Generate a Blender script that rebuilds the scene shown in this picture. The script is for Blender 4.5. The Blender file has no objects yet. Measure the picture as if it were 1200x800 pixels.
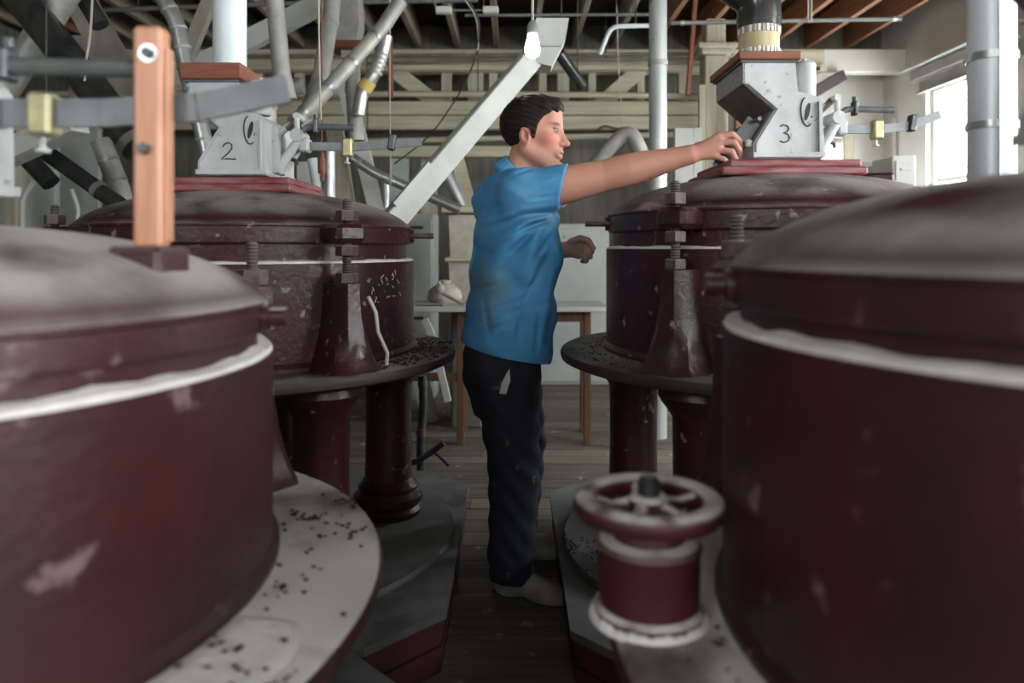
import bpy, math, random
import numpy as np
from mathutils import Vector, Matrix
random.seed(7); rng = np.random.default_rng(7)
S = bpy.context.scene
C = S.collection
PI = math.pi

# ------------------------------------------------------------------ camera, sky, exposure
F, UC, VH, CZ = 850.0, 600.0, 290.0, 1.25        # focal length in px of a 1200 px wide frame, horizon row, eye height
cam = bpy.data.objects.new('camera', bpy.data.cameras.new('camera'))
C.objects.link(cam); S.camera = cam
cam.location = (0, 0, CZ); cam.rotation_euler = (PI/2, 0, 0)
cam.data.sensor_width = 36.0; cam.data.lens = 36.0*F/1200.0
cam.data.shift_y = -(400.0-VH)/1200.0
cam.data.clip_start = 0.05
cam.data.dof.use_dof = True; cam.data.dof.focus_distance = 2.75; cam.data.dof.aperture_fstop = 2.0

W = bpy.data.worlds.new('overcast_sky'); S.world = W; W.use_nodes = True
bg = W.node_tree.nodes['Background']
bg.inputs[0].default_value = (0.94, 0.98, 1.0, 1); bg.inputs[1].default_value = 14.0
S.view_settings.view_transform = 'Standard'; S.view_settings.look = 'None'
S.view_settings.gamma = 1.0; S.view_settings.use_curve_mapping = False
S.view_settings.exposure = 0.95

XR, XL, YB, YF, ZJ, ZD = 3.87, -4.8, 7.6, -3.2, 3.33, 3.56   # room: right, left, back, front walls; joist underside, deck
# window openings: (y0, y1, z0, z1) in the right wall, (x0, x1, z0, z1) in the back and the rear wall
WIN_R = [(5.72, 6.78, 1.0, 2.74), (2.9, 4.2, 1.0, 2.74), (0.2, 1.8, 1.2, 3.0), (-2.6, -0.8, 1.2, 3.0)]
WIN_B = [(3.22, 3.56, 1.05, 2.40)]
WIN_F = [(-3.4, -1.9, 2.1, 3.05), (-0.35, 0.35, 2.2, 3.05), (1.9, 3.3, 2.1, 3.05)]  # unseen rear openings, added and sized to light the mills and man from behind camera
def portal(loc, rot, sx, sy):
    l = bpy.data.lights.new('window_portal', 'AREA'); l.shape = 'RECTANGLE'; l.size = sx; l.size_y = sy
    l.cycles.is_portal = True
    o = bpy.data.objects.new('window_portal', l); C.objects.link(o); o.location = loc; o.rotation_euler = rot
for y0, y1, z0, z1 in WIN_R: portal((XR+.02, (y0+y1)/2, (z0+z1)/2), (0, PI/2, 0), z1-z0, y1-y0)
for x0, x1, z0, z1 in WIN_B: portal(((x0+x1)/2, YB+.02, (z0+z1)/2), (-PI/2, 0, 0), x1-x0, z1-z0)
for x0, x1, z0, z1 in WIN_F: portal(((x0+x1)/2, YF-.02, (z0+z1)/2), (PI/2, 0, 0), x1-x0, z1-z0)

# ------------------------------------------------------------------ helpers
def P(u, v, Y):
    return Vector(((u-UC)/F*Y, Y, CZ-(v-VH)/F*Y))

def mat(name, col, col2=None, rough=.6, metal=0., scale=8., contrast=.5, stretch=(1, 1, 1), bump=0., bscale=40.,
        dust=0., dustcol=(.62, .60, .57), lo=.55, hi=.95, dscale=6., speck=0., speckcol=(.6, .58, .55), spscale=30., attr=None, spec=.5, coat=0.):
    m = bpy.data.materials.new(name); m.use_nodes = True
    nt = m.node_tree; N = nt.nodes; L = nt.links
    b = N['Principled BSDF']
    b.inputs['Roughness'].default_value = rough; b.inputs['Metallic'].default_value = metal
    b.inputs['Specular IOR Level'].default_value = spec
    b.inputs['Coat Weight'].default_value = coat
    geo = N.new('ShaderNodeNewGeometry')
    mp = N.new('ShaderNodeVectorMath'); mp.operation = 'MULTIPLY'
    L.new(geo.outputs['Position'], mp.inputs[0]); mp.inputs[1].default_value = stretch
    def noise(sc, det=4, vec=None):
        n = N.new('ShaderNodeTexNoise'); n.inputs['Scale'].default_value = sc; n.inputs['Detail'].default_value = det
        L.new(vec if vec is not None else mp.outputs[0], n.inputs['Vector']); return n.outputs['Fac']
    def ramp(x, a, bb, smooth=True):
        r = N.new('ShaderNodeMapRange'); r.inputs['From Min'].default_value = a; r.inputs['From Max'].default_value = bb
        r.interpolation_type = 'SMOOTHSTEP' if smooth else 'LINEAR'
        L.new(x, r.inputs['Value']); return r.outputs['Result']
    def mix(f, a, c):
        x = N.new('ShaderNodeMix'); x.data_type = 'RGBA'
        L.new(f, x.inputs['Factor'])
        for s, val in (('A', a), ('B', c)):
            i = [k for k in x.inputs if k.name == s and k.type == 'RGBA'][0]
            if hasattr(val, 'is_linked'): L.new(val, i)
            else: i.default_value = (*val, 1)
        return [k for k in x.outputs if k.type == 'RGBA'][0]
    def mul(a, c):
        x = N.new('ShaderNodeMath'); x.operation = 'MULTIPLY'
        L.new(a, x.inputs[0])
        if hasattr(c, 'is_linked'): L.new(c, x.inputs[1])
        else: x.inputs[1].default_value = c
        return x.outputs[0]
    if attr:
        at = N.new('ShaderNodeAttribute'); at.attribute_name = attr; cur = at.outputs['Color']
        cur = mix(mul(ramp(noise(scale), .5-contrast/2, .5+contrast/2), .12), cur, col2) if col2 else cur
    elif col2 is None:
        rgb = N.new('ShaderNodeRGB'); rgb.outputs[0].default_value = (*col, 1); cur = rgb.outputs[0]
    else:
        cur = mix(ramp(noise(scale), .5-contrast/2, .5+contrast/2), col, col2)
    if speck:
        cur = mix(mul(ramp(noise(spscale, 6, geo.outputs['Position']), .66-.12*speck, .72), 1.0), cur, speckcol)
    if dust:
        sx = N.new('ShaderNodeSeparateXYZ'); L.new(geo.outputs['Normal'], sx.inputs[0])
        up = ramp(sx.outputs['Z'], lo, hi)
        dn = ramp(noise(dscale, 5, geo.outputs['Position']), .28, .62)
        fac = mul(mul(up, dn), dust)
        cur = mix(fac, cur, dustcol)
        rr = N.new('ShaderNodeMapRange'); L.new(fac, rr.inputs['Value'])
        rr.inputs['To Min'].default_value = rough; rr.inputs['To Max'].default_value = .95
        L.new(rr.outputs['Result'], b.inputs['Roughness'])
    L.new(cur, b.inputs['Base Color'])
    if bump:
        bp = N.new('ShaderNodeBump'); bp.inputs['Strength'].default_value = bump; bp.inputs['Distance'].default_value = .01
        L.new(noise(bscale, 5), bp.inputs['Height']); L.new(bp.outputs['Normal'], b.inputs['Normal'])
    return m

M = {}
M['mill'] = mat('mill_red_paint', (.054, .009, .012), (.029, .008, .009), rough=.38, scale=5, bump=.25, bscale=55, dust=.8, dustcol=(.36, .33, .32), lo=.72, hi=.99, speck=.25, speckcol=(.30, .24, .23), spscale=26)
M['mill_near'] = mat('mill_red_paint_floury', (.062, .011, .013), (.033, .010, .011), rough=.42, scale=6, bump=.2, bscale=40, dust=.95, dustcol=(.50, .47, .46), lo=.62, hi=.97, dscale=4, speck=.35, speckcol=(.20, .13, .13), spscale=14)
M['table'] = mat('mill_table_dusty', (.05, .022, .023), (.028, .018, .018), rough=.6, scale=9, bump=.2, dust=.9, dustcol=(.22, .21, .20), lo=.7, hi=.98, dscale=5)
M['table_near'] = mat('mill_table_floury', (.07, .014, .017), (.04, .014, .015), rough=.6, scale=9, bump=.15, dust=1.6, dustcol=(.60, .57, .56), lo=.6, hi=.95, dscale=3)
M['flour'] = mat('flour', (.82, .80, .77), (.70, .67, .64), rough=.95, scale=20, bump=.4, bscale=60)
M['curb'] = mat('worn_red_boards', (.20, .018, .024), (.27, .13, .13), rough=.6, scale=34, contrast=.45, stretch=(.3, .3, 1.6), bump=.3, dust=.5, lo=.7, hi=1)
M['cast'] = mat('pale_grey_cast_paint', (.49, .50, .50), (.37, .38, .38), rough=.5, scale=11, contrast=.6, bump=.12, bscale=70, speck=.2, speckcol=(.28, .25, .24), spscale=40)
M['cast_dk'] = mat('hopper_inner_face', (.15, .13, .125), (.10, .09, .085), rough=.7, scale=14, bump=.3)
M['rough_lead'] = mat('dull_rough_metal', (.36, .37, .37), (.22, .22, .22), rough=.75, scale=80, contrast=.4, bump=.8, bscale=120)
M['steel'] = mat('dark_steel', (.085, .09, .095), (.05, .052, .055), rough=.42, metal=.7, scale=20, bump=.1, dust=.4, lo=.6, hi=1)
M['bar'] = mat('grey_steel_bar', (.19, .20, .205), (.13, .14, .145), rough=.5, metal=.4, scale=20, bump=.1)
M['bolt'] = mat('rusty_bolt_steel', (.075, .05, .048), (.15, .11, .10), rough=.55, metal=.4, scale=40, bump=.2, dust=.6, lo=.5, hi=1)
M['galv'] = mat('galvanised_tin', (.50, .51, .51), (.32, .33, .33), rough=.33, metal=.75, scale=9, bump=.05)
M['galv_dull'] = mat('dusty_tin', (.40, .39, .35), (.27, .265, .24), rough=.5, metal=.25, scale=9, bump=.1)
M['conduit'] = mat('grey_conduit', (.20, .20, .185), (.13, .13, .12), rough=.5, metal=.3, scale=9)
M['duct'] = mat('black_duct', (.035, .036, .036), (.075, .075, .072), rough=.22, metal=.45, scale=9, bump=.05)
M['white_pipe'] = mat('white_pipe_plastic', (.68, .74, .77), (.60, .66, .69), rough=.3, scale=5)
M['riser'] = mat('riser_tin', (.44, .47, .45), (.34, .37, .36), rough=.35, metal=.3, scale=6, stretch=(1, 1, .4), speck=.2, speckcol=(.2, .2, .2), spscale=20)
M['brass'] = mat('tarnished_brass', (.42, .38, .20), (.27, .25, .15), rough=.45, metal=.5, scale=30)
M['wood_or'] = mat('orange_varnished_wood', (.62, .31, .19), (.50, .22, .12), rough=.45, scale=14, stretch=(6, 6, .6), bump=.08)
M['wood_red'] = mat('red_brown_board', (.25, .075, .035), (.16, .05, .025), rough=.6, scale=12, stretch=(1, 4, 8), bump=.15, dust=.3)
M['cream'] = mat('dusty_cream_timber', (.50, .45, .32), (.36, .33, .24), rough=.75, scale=5, stretch=(.4, 1, 6), bump=.3, bscale=20)
M['cream_v'] = mat('dusty_cream_upright', (.47, .43, .32), (.34, .31, .23), rough=.75, scale=5, stretch=(6, 6, .4), bump=.3, bscale=20)
M['brace'] = mat('dusty_grey_brace', (.30, .285, .235), (.20, .19, .155), rough=.8, scale=6, bump=.3)
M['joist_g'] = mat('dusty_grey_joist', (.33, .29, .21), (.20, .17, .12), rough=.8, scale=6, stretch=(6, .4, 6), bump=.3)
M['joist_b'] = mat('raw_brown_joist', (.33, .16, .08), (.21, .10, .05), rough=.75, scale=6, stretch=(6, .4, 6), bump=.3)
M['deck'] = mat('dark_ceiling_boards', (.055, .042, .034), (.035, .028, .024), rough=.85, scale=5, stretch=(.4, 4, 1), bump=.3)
M['wall'] = mat('white_plaster_wall', (.60, .585, .54), (.54, .525, .485), rough=.85, scale=2.5, bump=.1)
M['wall_back'] = mat('grey_boarded_wall', (.155, .145, .118), (.09, .085, .07), rough=.85, scale=4, stretch=(5, 5, .5), bump=.2)
M['panel'] = mat('pale_green_grey_panel', (.40, .43, .40), (.33, .36, .34), rough=.6, scale=4, bump=.06)
M['white_paint'] = mat('white_painted_board', (.52, .53, .50), (.43, .44, .41), rough=.6, scale=6, bump=.1)
M['floor'] = mat('worn_floor_plank', (.15, .125, .10), (.085, .072, .06), rough=.65, scale=5, stretch=(.5, 6, 1), bump=.25, bscale=30, speck=.3, speckcol=(.34, .32, .29), spscale=9)
M['floor_b'] = mat('pale_floor_plank', (.21, .185, .145), (.13, .11, .09), rough=.65, scale=5, stretch=(.5, 6, 1), bump=.25, bscale=30, speck=.3, speckcol=(.38, .36, .33), spscale=9)
M['sub'] = mat('dark_subfloor', (.03, .026, .022))
M['plinth'] = mat('dusty_stone_plinth', (.11, .115, .115), (.07, .07, .07), rough=.7, scale=7, bump=.2, dust=.5, dustcol=(.25, .26, .26))
M['plinth_board'] = mat('dark_red_plinth_board', (.075, .014, .016), (.045, .012, .013), rough=.55, scale=10, bump=.15)
M['grain'] = mat('dark_grain', (.018, .016, .015), (.05, .04, .03), rough=.7, scale=50)
M['shirt'] = mat('blue_polo_cotton', (.072, .29, .53), (.058, .24, .46), rough=.85, scale=4, contrast=.7, bump=.3, bscale=22, speck=1.2, speckcol=(.11, .25, .36), spscale=5)
M['trousers'] = mat('navy_work_trousers', (.011, .013, .024), (.020, .022, .030), rough=.85, scale=9, bump=.35, bscale=22, speck=.15, speckcol=(.10, .10, .10), spscale=18)
M['skin'] = mat('skin', (.5, .27, .19), (.52, .25, .18), rough=.55, scale=25, attr='tint', spec=.3)
M['skin'].node_tree.nodes['Principled BSDF'].inputs['Subsurface Weight'].default_value = .08
M['skin'].node_tree.nodes['Principled BSDF'].inputs['Subsurface Radius'].default_value = (.012, .005, .003)
M['hair'] = mat('dark_brown_hair', (.010, .006, .005), (.020, .012, .009), spec=.25, rough=.55, scale=30, stretch=(1, 2, 4), bump=.6, bscale=90)
M['wheel'] = mat('floury_wheel_paint', (.085, .010, .014), (.05, .010, .012), rough=.5, scale=9, bump=.2, dust=1.3, dustcol=(.55, .52, .50), lo=.35, hi=.85, dscale=14)
M['eye'] = mat('eye_white', (.34, .28, .26), rough=.6, spec=.15)
M['iris'] = mat('eye_dark', (.012, .010, .009), rough=.5, spec=.15)
M['shoe'] = mat('dusty_shoe_suede', (.30, .28, .26), (.19, .175, .16), rough=.85, scale=14, bump=.3)
M['sole'] = mat('shoe_sole', (.05, .045, .04), rough=.8)
M['rag'] = mat('pale_rag', (.62, .61, .58), (.5, .49, .47), rough=.9, scale=12)
M['cord'] = mat('pale_cord', (.45, .42, .35), rough=.8)
M['cord_dk'] = mat('dark_cord', (.05, .05, .045), rough=.7)
M['socket'] = mat('grey_socket', (.25, .26, .25), rough=.5)
M['tape'] = mat('cream_cloth_collar', (.56, .47, .29), (.46, .38, .22), rough=.8, scale=10, stretch=(8, 8, 1))
M['yellow'] = mat('yellow_band', (.55, .42, .12), rough=.6)
M['ink'] = mat('black_marker', (.012, .012, .013), rough=.6)
M['blind'] = mat('grey_blind', (.37, .36, .34), (.30, .29, .275), rough=.7, scale=5)
M['appliance'] = mat('white_enamel', (.75, .76, .75), rough=.35)
M['grey_box'] = mat('grey_metal_box', (.34, .34, .33), (.29, .29, .28), rough=.5, scale=5)
M['brown_leg'] = mat('brown_table_leg', (.14, .065, .03), (.09, .04, .02), rough=.5, scale=9, stretch=(6, 6, .5))
M['burlap'] = mat('pale_sack', (.46, .44, .37), (.36, .34, .28), rough=.95, scale=16, bump=.5)
def emissive(name, col, st):
    m = bpy.data.materials.new(name); m.use_nodes = True
    b = m.node_tree.nodes['Principled BSDF']; b.inputs['Emission Color'].default_value = (*col, 1); b.inputs['Emission Strength'].default_value = st
    b.inputs['Base Color'].default_value = (.9, .9, .9, 1); return m
M['bulb'] = emissive('lit_bulb', (1, .96, .92), 14.)
gm = bpy.data.materials.new('window_glass'); gm.use_nodes = True
nt = gm.node_tree; nt.nodes.clear()
o_ = nt.nodes.new('ShaderNodeOutputMaterial'); mx = nt.nodes.new('ShaderNodeMixShader'); tr = nt.nodes.new('ShaderNodeBsdfTransparent'); gl = nt.nodes.new('ShaderNodeBsdfGlossy')
gl.inputs['Roughness'].default_value = .05; mx.inputs[0].default_value = .06
nt.links.new(tr.outputs[0], mx.inputs[1]); nt.links.new(gl.outputs[0], mx.inputs[2]); nt.links.new(mx.outputs[0], o_.inputs[0])
M['glass'] = gm

ORG = {}          # object name -> world origin its local vertices are measured from
def link(o, parent=None):
    C.objects.link(o)
    if parent is not None: o.parent = parent
    return o
def tag(o, label=None, cat=None, group=None, kind=None):
    if label: o['label'] = label
    if cat: o['category'] = cat
    if group: o['group'] = group
    if kind: o['kind'] = kind
    return o
def thing(name, label, cat, loc, group=None):
    o = bpy.data.objects.new(name, None); o.empty_display_size = .1
    link(o); o.location = loc; ORG[o.name] = Vector(loc)
    return tag(o, label, cat, group)
def mesh_obj(name, V, Fc, m, parent=None, smooth=False, org=None):
    me = bpy.data.meshes.new(name)
    if parent is not None: off = ORG[parent.name]
    elif org is not None: off = Vector(org)
    else: off = Vector((0, 0, 0))
    V = np.asarray(V, float) - np.array(off)
    me.from_pydata(V.tolist() if len(V) < 20000 else V, [], Fc)
    me.validate(); me.update()
    if smooth:
        me.polygons.foreach_set('use_smooth', np.ones(len(me.polygons), bool))
        if smooth != 'all':
            try: me.set_sharp_from_angle(angle=math.radians(38))
            except Exception: pass
    me.materials.append(M[m] if isinstance(m, str) else m)
    o = bpy.data.objects.new(name, me); link(o, parent)
    if parent is None and org is not None: o.location = org
    ORG[o.name] = off
    return o
class MB:
    def __init__(s): s.V = []; s.F = []
    def add(s, V, Fc):
        n = len(s.V); s.V += [tuple(v) for v in V]; s.F += [tuple(i+n for i in f) for f in Fc]; return s
    def box(s, c, d, R=None):
        V = []
        for z in (-.5, .5):
            for x, y in ((-.5, -.5), (.5, -.5), (.5, .5), (-.5, .5)):
                p = Vector((x*d[0], y*d[1], z*d[2]))
                if R is not None: p = R @ p
                V.append(Vector(c)+p)
        return s.add(V, [(3, 2, 1, 0), (4, 5, 6, 7), (0, 1, 5, 4), (1, 2, 6, 5), (2, 3, 7, 6), (3, 0, 4, 7)])
    def bev(s, c, d, b=.005, R=None):           # box with chamfered edges
        hx, hy, hz = d[0]/2, d[1]/2, d[2]/2; b = min(b, hx*.9, hy*.9, hz*.9)
        V = []; idx = {}
        for sx in (-1, 1):
            for sy in (-1, 1):
                for sz in (-1, 1):
                    for ax in range(3):
                        h = [hx-b, hy-b, hz-b]; h[ax] = (hx, hy, hz)[ax]
                        p = Vector((sx*h[0], sy*h[1], sz*h[2]))
                        if R is not None: p = R @ p
                        idx[(sx, sy, sz, ax)] = len(V); V.append(Vector(c)+p)
        Fc = []
        for ax in range(3):
            a1, a2 = [(1, 2), (2, 0), (0, 1)][ax]
            for sg in (-1, 1):
                f = []
                for t1, t2 in ((-1, -1), (1, -1), (1, 1), (-1, 1)):
                    k = [0, 0, 0]; k[ax] = sg; k[a1] = t1; k[a2] = t2; f.append(idx[(*k, ax)])
                Fc.append(f if sg > 0 else f[::-1])
        for ax in range(3):                      # edges along ax
            a1, a2 = [(1, 2), (2, 0), (0, 1)][ax]
            for t1 in (-1, 1):
                for t2 in (-1, 1):
                    f = []
                    for e, w in ((-1, a1), (1, a1), (1, a2), (-1, a2)):
                        k = [0, 0, 0]; k[ax] = e; k[a1] = t1; k[a2] = t2; f.append(idx[(*k, w)])
                    Fc.append(f if t1*t2 > 0 else f[::-1])
        for sx in (-1, 1):
            for sy in (-1, 1):
                for sz in (-1, 1):
                    f = [idx[(sx, sy, sz, a)] for a in range(3)]
                    Fc.append(f if sx*sy*sz > 0 else f[::-1])
        return s.add(V, Fc)
    def lathe(s, c, prof, n=48, a0=0, closed=False, axis=None):     # prof: (r, z) bottom to top
        V = []; Fc = []; k = len(prof)
        R = Matrix.Identity(3) if axis is None else Vector((0, 0, 1)).rotation_difference(Vector(axis).normalized()).to_matrix()
        for i in range(n):
            a = a0+2*PI*i/n
            for r, z in prof: V.append(Vector(c) + R @ Vector((r*math.cos(a), r*math.sin(a), z)))
        for i in range(n):
            j = (i+1) % n
            for q in range(k-1): Fc.append((i*k+q, j*k+q, j*k+q+1, i*k+q+1))
        if prof[0][0] > 1e-6: Fc.append([i*k for i in range(n)][::-1])
        if prof[-1][0] > 1e-6: Fc.append([i*k+k-1 for i in range(n)])
        return s.add(V, Fc)
    def tube(s, pts, r, n=14, caps=True, flat=None):
        pts = [Vector(p) for p in pts]; k = len(pts)
        rs = r if isinstance(r, (list, tuple)) else [r]*k
        t0 = (pts[1]-pts[0]).normalized()
        up = Vector((0, 0, 1)) if abs(t0.z) < .9 else Vector((0, 1, 0))
        nrm = (up - t0*up.dot(t0)).normalized(); V = []; Fc = []
        for i in range(k):
            if i == 0: t = t0
            elif i == k-1: t = (pts[i]-pts[i-1]).normalized()
            else: t = ((pts[i]-pts[i-1]).normalized()+(pts[i+1]-pts[i]).normalized()).normalized()
            nrm = (nrm - t*nrm.dot(t)).normalized(); bn = t.cross(nrm)
            for q in range(n):
                a = 2*PI*q/n
                fx = flat if flat else 1
                V.append(pts[i] + (nrm*math.cos(a)*fx + bn*math.sin(a))*rs[i])
        for i in range(k-1):
            for q in range(n):
                w = (q+1) % n; Fc.append((i*n+q, i*n+w, (i+1)*n+w, (i+1)*n+q))
        if caps: Fc.append(list(range(n))[::-1]); Fc.append([(k-1)*n+q for q in range(n)])
        return s.add(V, Fc)
    def beam(s, a, b, w, h, up=(0, 0, 1), bevel=0):
        a = Vector(a); b = Vector(b); t = (b-a); L = t.length; t.normalize(); up = Vector(up)
        if abs(t.dot(up)) > .97: up = Vector((0, 1, 0))
        x = t.cross(up).normalized(); z = x.cross(t)
        R = Matrix((x, t, z)).transposed()
        return s.bev((a+b)/2, (w, L, h), bevel, R) if bevel else s.box((a+b)/2, (w, L, h), R)
    def prism(s, poly, y0, y1, axes='xz'):       # polygon in the x-z plane, counter-clockwise seen from -y
        n = len(poly)
        V = [(x, y0, z) for x, z in poly]+[(x, y1, z) for x, z in poly]
        Fc = [list(range(n)), [n+i for i in range(n)][::-1]] + [(i, i+n, (i+1) % n+n, (i+1) % n) for i in range(n)]
        return s.add(V, Fc)
    def sphere(s, c, r, n=16, m=10, R=None):
        r = (r, r, r) if isinstance(r, (int, float)) else r
        V = []; Fc = []
        for j in range(m+1):
            th = PI*j/m
            for i in range(n):
                a = 2*PI*i/n; p = Vector((r[0]*math.sin(th)*math.cos(a), r[1]*math.sin(th)*math.sin(a), -r[2]*math.cos(th)))
                if R is not None: p = R @ p
                V.append(Vector(c)+p)
        for j in range(m):
            for i in range(n): Fc.append((j*n+i, j*n+(i+1) % n, (j+1)*n+(i+1) % n, (j+1)*n+i))
        return s.add(V, Fc)
    def hexnut(s, c, r, h): return s.lathe(c, [(r*.9, -h/2), (r, -h/2+.002), (r, h/2-.002), (r*.9, h/2)], n=6, a0=.3)
    def build(s, name, m, parent=None, smooth=False, org=None): return mesh_obj(name, s.V, s.F, m, parent, smooth, org)

CUBE = {}
def piece(name, c, d, m, parent, R=None):      # light chamfered block that shares one mesh per material
    if m not in CUBE:
        b = MB().bev((0, 0, 0), (1, 1, 1), .02); me = bpy.data.meshes.new(name+'_block'); me.from_pydata(b.V, [], b.F); me.materials.append(M[m]); CUBE[m] = me
    o = bpy.data.objects.new(name, CUBE[m]); link(o, parent)
    o.location = Vector(c)-ORG[parent.name]; o.scale = d
    if R is not None: o.rotation_euler = R.to_euler()
    ORG[o.name] = Vector(c)
    return o
def solo(name, mb, m, label, cat, group=None, smooth=False, kind=None):   # a thing that is one mesh, origin at its base
    V = np.array(mb.V); org = (V[:, 0].mean(), V[:, 1].mean(), V[:, 2].min())
    return tag(mb.build(name, m, None, smooth, org), label, cat, group, kind)

# ------------------------------------------------------------------ the room
def wall_with_holes(name, axis, pos, thick, a0, a1, z0, z1, holes, m, org):
    mb = MB(); holes = sorted(holes); cur = a0
    def blk(p0, p1, q0, q1):
        if p1-p0 < 1e-4 or q1-q0 < 1e-4: return
        if axis == 'x': mb.box((pos, (p0+p1)/2, (q0+q1)/2), (thick, p1-p0, q1-q0))
        else: mb.box(((p0+p1)/2, pos, (q0+q1)/2), (p1-p0, thick, q1-q0))
    for h0, h1, y0, y1 in holes:
        blk(cur, h0, z0, z1); blk(h0, h1, z0, y0); blk(h0, h1, y1, z1); cur = h1
    blk(cur, a1, z0, z1)
    return tag(mb.build(name, m, None, False, org), kind='structure')
wall_with_holes('wall_right', 'x', XR+.1, .2, YF-.2, YB+.2, 0, ZD+.1, WIN_R, 'wall', (XR+.1, 2, 0))
wall_with_holes('wall_back', 'y', YB+.1, .2, XL, XR, 0, ZD+.1, WIN_B, 'wall_back', (0, YB+.1, 0))
wall_with_holes('wall_rear', 'y', YF-.1, .2, XL, XR, 0, ZD+.1, WIN_F, 'wall', (0, YF-.1, 0))
wall_with_holes('wall_left', 'x', XL-.1, .2, YF-.2, YB+.2, 0, ZD+.1, [], 'wall_back', (XL-.1, 2, 0))
# plastered end bay of the back wall beside the right corner
tag(MB().box((2.98, YB-.02, 1.55), (.48, .04, 3.1)).box((3.715, YB-.02, 1.55), (.31, .04, 3.1)).box((3.39, YB-.02, 2.75), (.34, .04, .7)).box((3.39, YB-.02, .52), (.34, .04, 1.05)).build('wall_back_plaster', 'wall', None, False, (3.3, YB-.02, 0)), kind='structure')

fl = tag(MB().box(((XL+XR)/2, (YF+YB)/2, -.08), (XR-XL, YB-YF, .1)).build('floor', 'sub', None, False, (0, 2, -.03)), kind='structure')
y = YF+.01; i = 0
while y < YB-.02:
    w = .145 if y > 1.2 else .29
    cut = XL + (XR-XL)*random.uniform(.15, .85) if i % 3 else random.uniform(-.3, .3)
    for x0, x1 in ((XL+.01, cut-.002), (cut+.002, XR-.01)):
        piece('floor_plank', ((x0+x1)/2, y+w/2, -.015+random.uniform(-.0015, .0015)), (x1-x0, w-.006, .03), random.choice(('floor', 'floor', 'floor_b')), fl)
    y += w; i += 1

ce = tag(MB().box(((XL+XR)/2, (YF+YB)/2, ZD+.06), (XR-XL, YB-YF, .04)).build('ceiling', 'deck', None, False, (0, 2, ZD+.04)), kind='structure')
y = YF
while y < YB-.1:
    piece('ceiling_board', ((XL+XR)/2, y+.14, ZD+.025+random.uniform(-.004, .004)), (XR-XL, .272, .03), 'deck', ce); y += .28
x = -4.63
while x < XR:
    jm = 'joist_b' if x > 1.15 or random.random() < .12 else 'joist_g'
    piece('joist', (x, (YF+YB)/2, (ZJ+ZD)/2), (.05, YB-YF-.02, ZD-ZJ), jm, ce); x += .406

def window(name, axis, pos, a0, a1, z0, z1, sash=True):
    cen = ((a0+a1)/2, z0)
    def pt(a, d, z): return (pos+d, a, z) if axis == 'x' else (a, pos+d, z)
    def sz(a, d, z): return (d, a, z) if axis == 'x' else (a, d, z)
    w = thing(name, None, None, pt(cen[0], 0, z0)); tag(w, kind='structure')
    fr = MB(); t = .05
    for a in (a0+t/2, a1-t/2): fr.box(pt(a, .1, (z0+z1)/2), sz(t, .1, z1-z0))
    for z in (z0+t/2, z1-t/2): fr.box(pt((a0+a1)/2, .1, z), sz(a1-a0-2*t, .1, t))
    f = fr.build('window_frame', 'white_paint', w)
    zm = (z0+z1)/2
    MB().box(pt((a0+a1)/2, .1, zm), sz(a1-a0-2*t, .05, .04)).build('meeting_rail', 'white_paint', w)
    if a1-a0 > .6: MB().box(pt((a0+a1)/2, .1, zm), sz(.035, .045, z1-z0-2*t)).build('mullion', 'white_paint', w)
    halves = [(a0+t, (a0+a1)/2), ((a0+a1)/2, a1-t)] if a1-a0 > .6 else [(a0+t, a1-t)]
    for p0, p1 in halves:
        for q0, q1 in ((z0+t, zm), (zm, z1-t)):
            MB().box(pt((p0+p1)/2, .1, (q0+q1)/2), sz(p1-p0, .004, q1-q0)).build('pane', 'glass', w)
    MB().box(pt((a0+a1)/2, -.03 if pos > 0 else .03, z0-.02), sz(a1-a0+.14, .1, .035)).build('window_sill', 'white_paint', w)
    return w
k = 1
for y0, y1, z0, z1 in WIN_R: window('window_%d' % k, 'x', XR, y0, y1, z0, z1); k += 1
for x0, x1, z0, z1 in WIN_B: window('window_%d' % k, 'y', YB, x0, x1, z0, z1); k += 1
for x0, x1, z0, z1 in WIN_F: window('window_%d' % k, 'y', YF-.2, x0, x1, z0, z1); k += 1

# ------------------------------------------------------------------ stone mills
def polar(c, r, a, z=0): return Vector((c[0]+r*math.cos(a), c[1]+r*math.sin(a), z))
def ring_flour(c, r0, r1, z, h, seed):
    g = np.random.default_rng(seed); n = 160; mb = MB(); V = []; k = 5
    ph = g.uniform(0, 6.28, 6)
    for i in range(n):
        a = 2*PI*i/n
        w = 1 + .10*math.sin(7*a+ph[0]) + .08*math.sin(17*a+ph[1]) + .08*math.sin(41*a+ph[2]) + g.uniform(-.1, .1)
        hh = h*(1 + .25*math.sin(11*a+ph[3]) + .2*math.sin(29*a+ph[4]) + g.uniform(-.12, .12))
        ro = r1 + (r1-r0)*.10*(w-1)
        for r, zz in ((r0, z-.002), (r0+.001, z+hh*1.5), ((r0*.6+ro*.4), z+hh*1.05), (ro-.002, z+hh*.6), (ro+.001, z-.004)):
            V.append((c[0]+r*math.cos(a), c[1]+r*math.sin(a), zz))
    Fc = []
    for i in range(n):
        j = (i+1) % n
        for q in range(k-1): Fc.append((i*k+q, i*k+q+1, j*k+q+1, j*k+q)[::-1])
    mb.add(V, Fc); return mb
def radial_R(a): return Matrix.Rotation(a, 3, 'Z')       # local x points outwards

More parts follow.
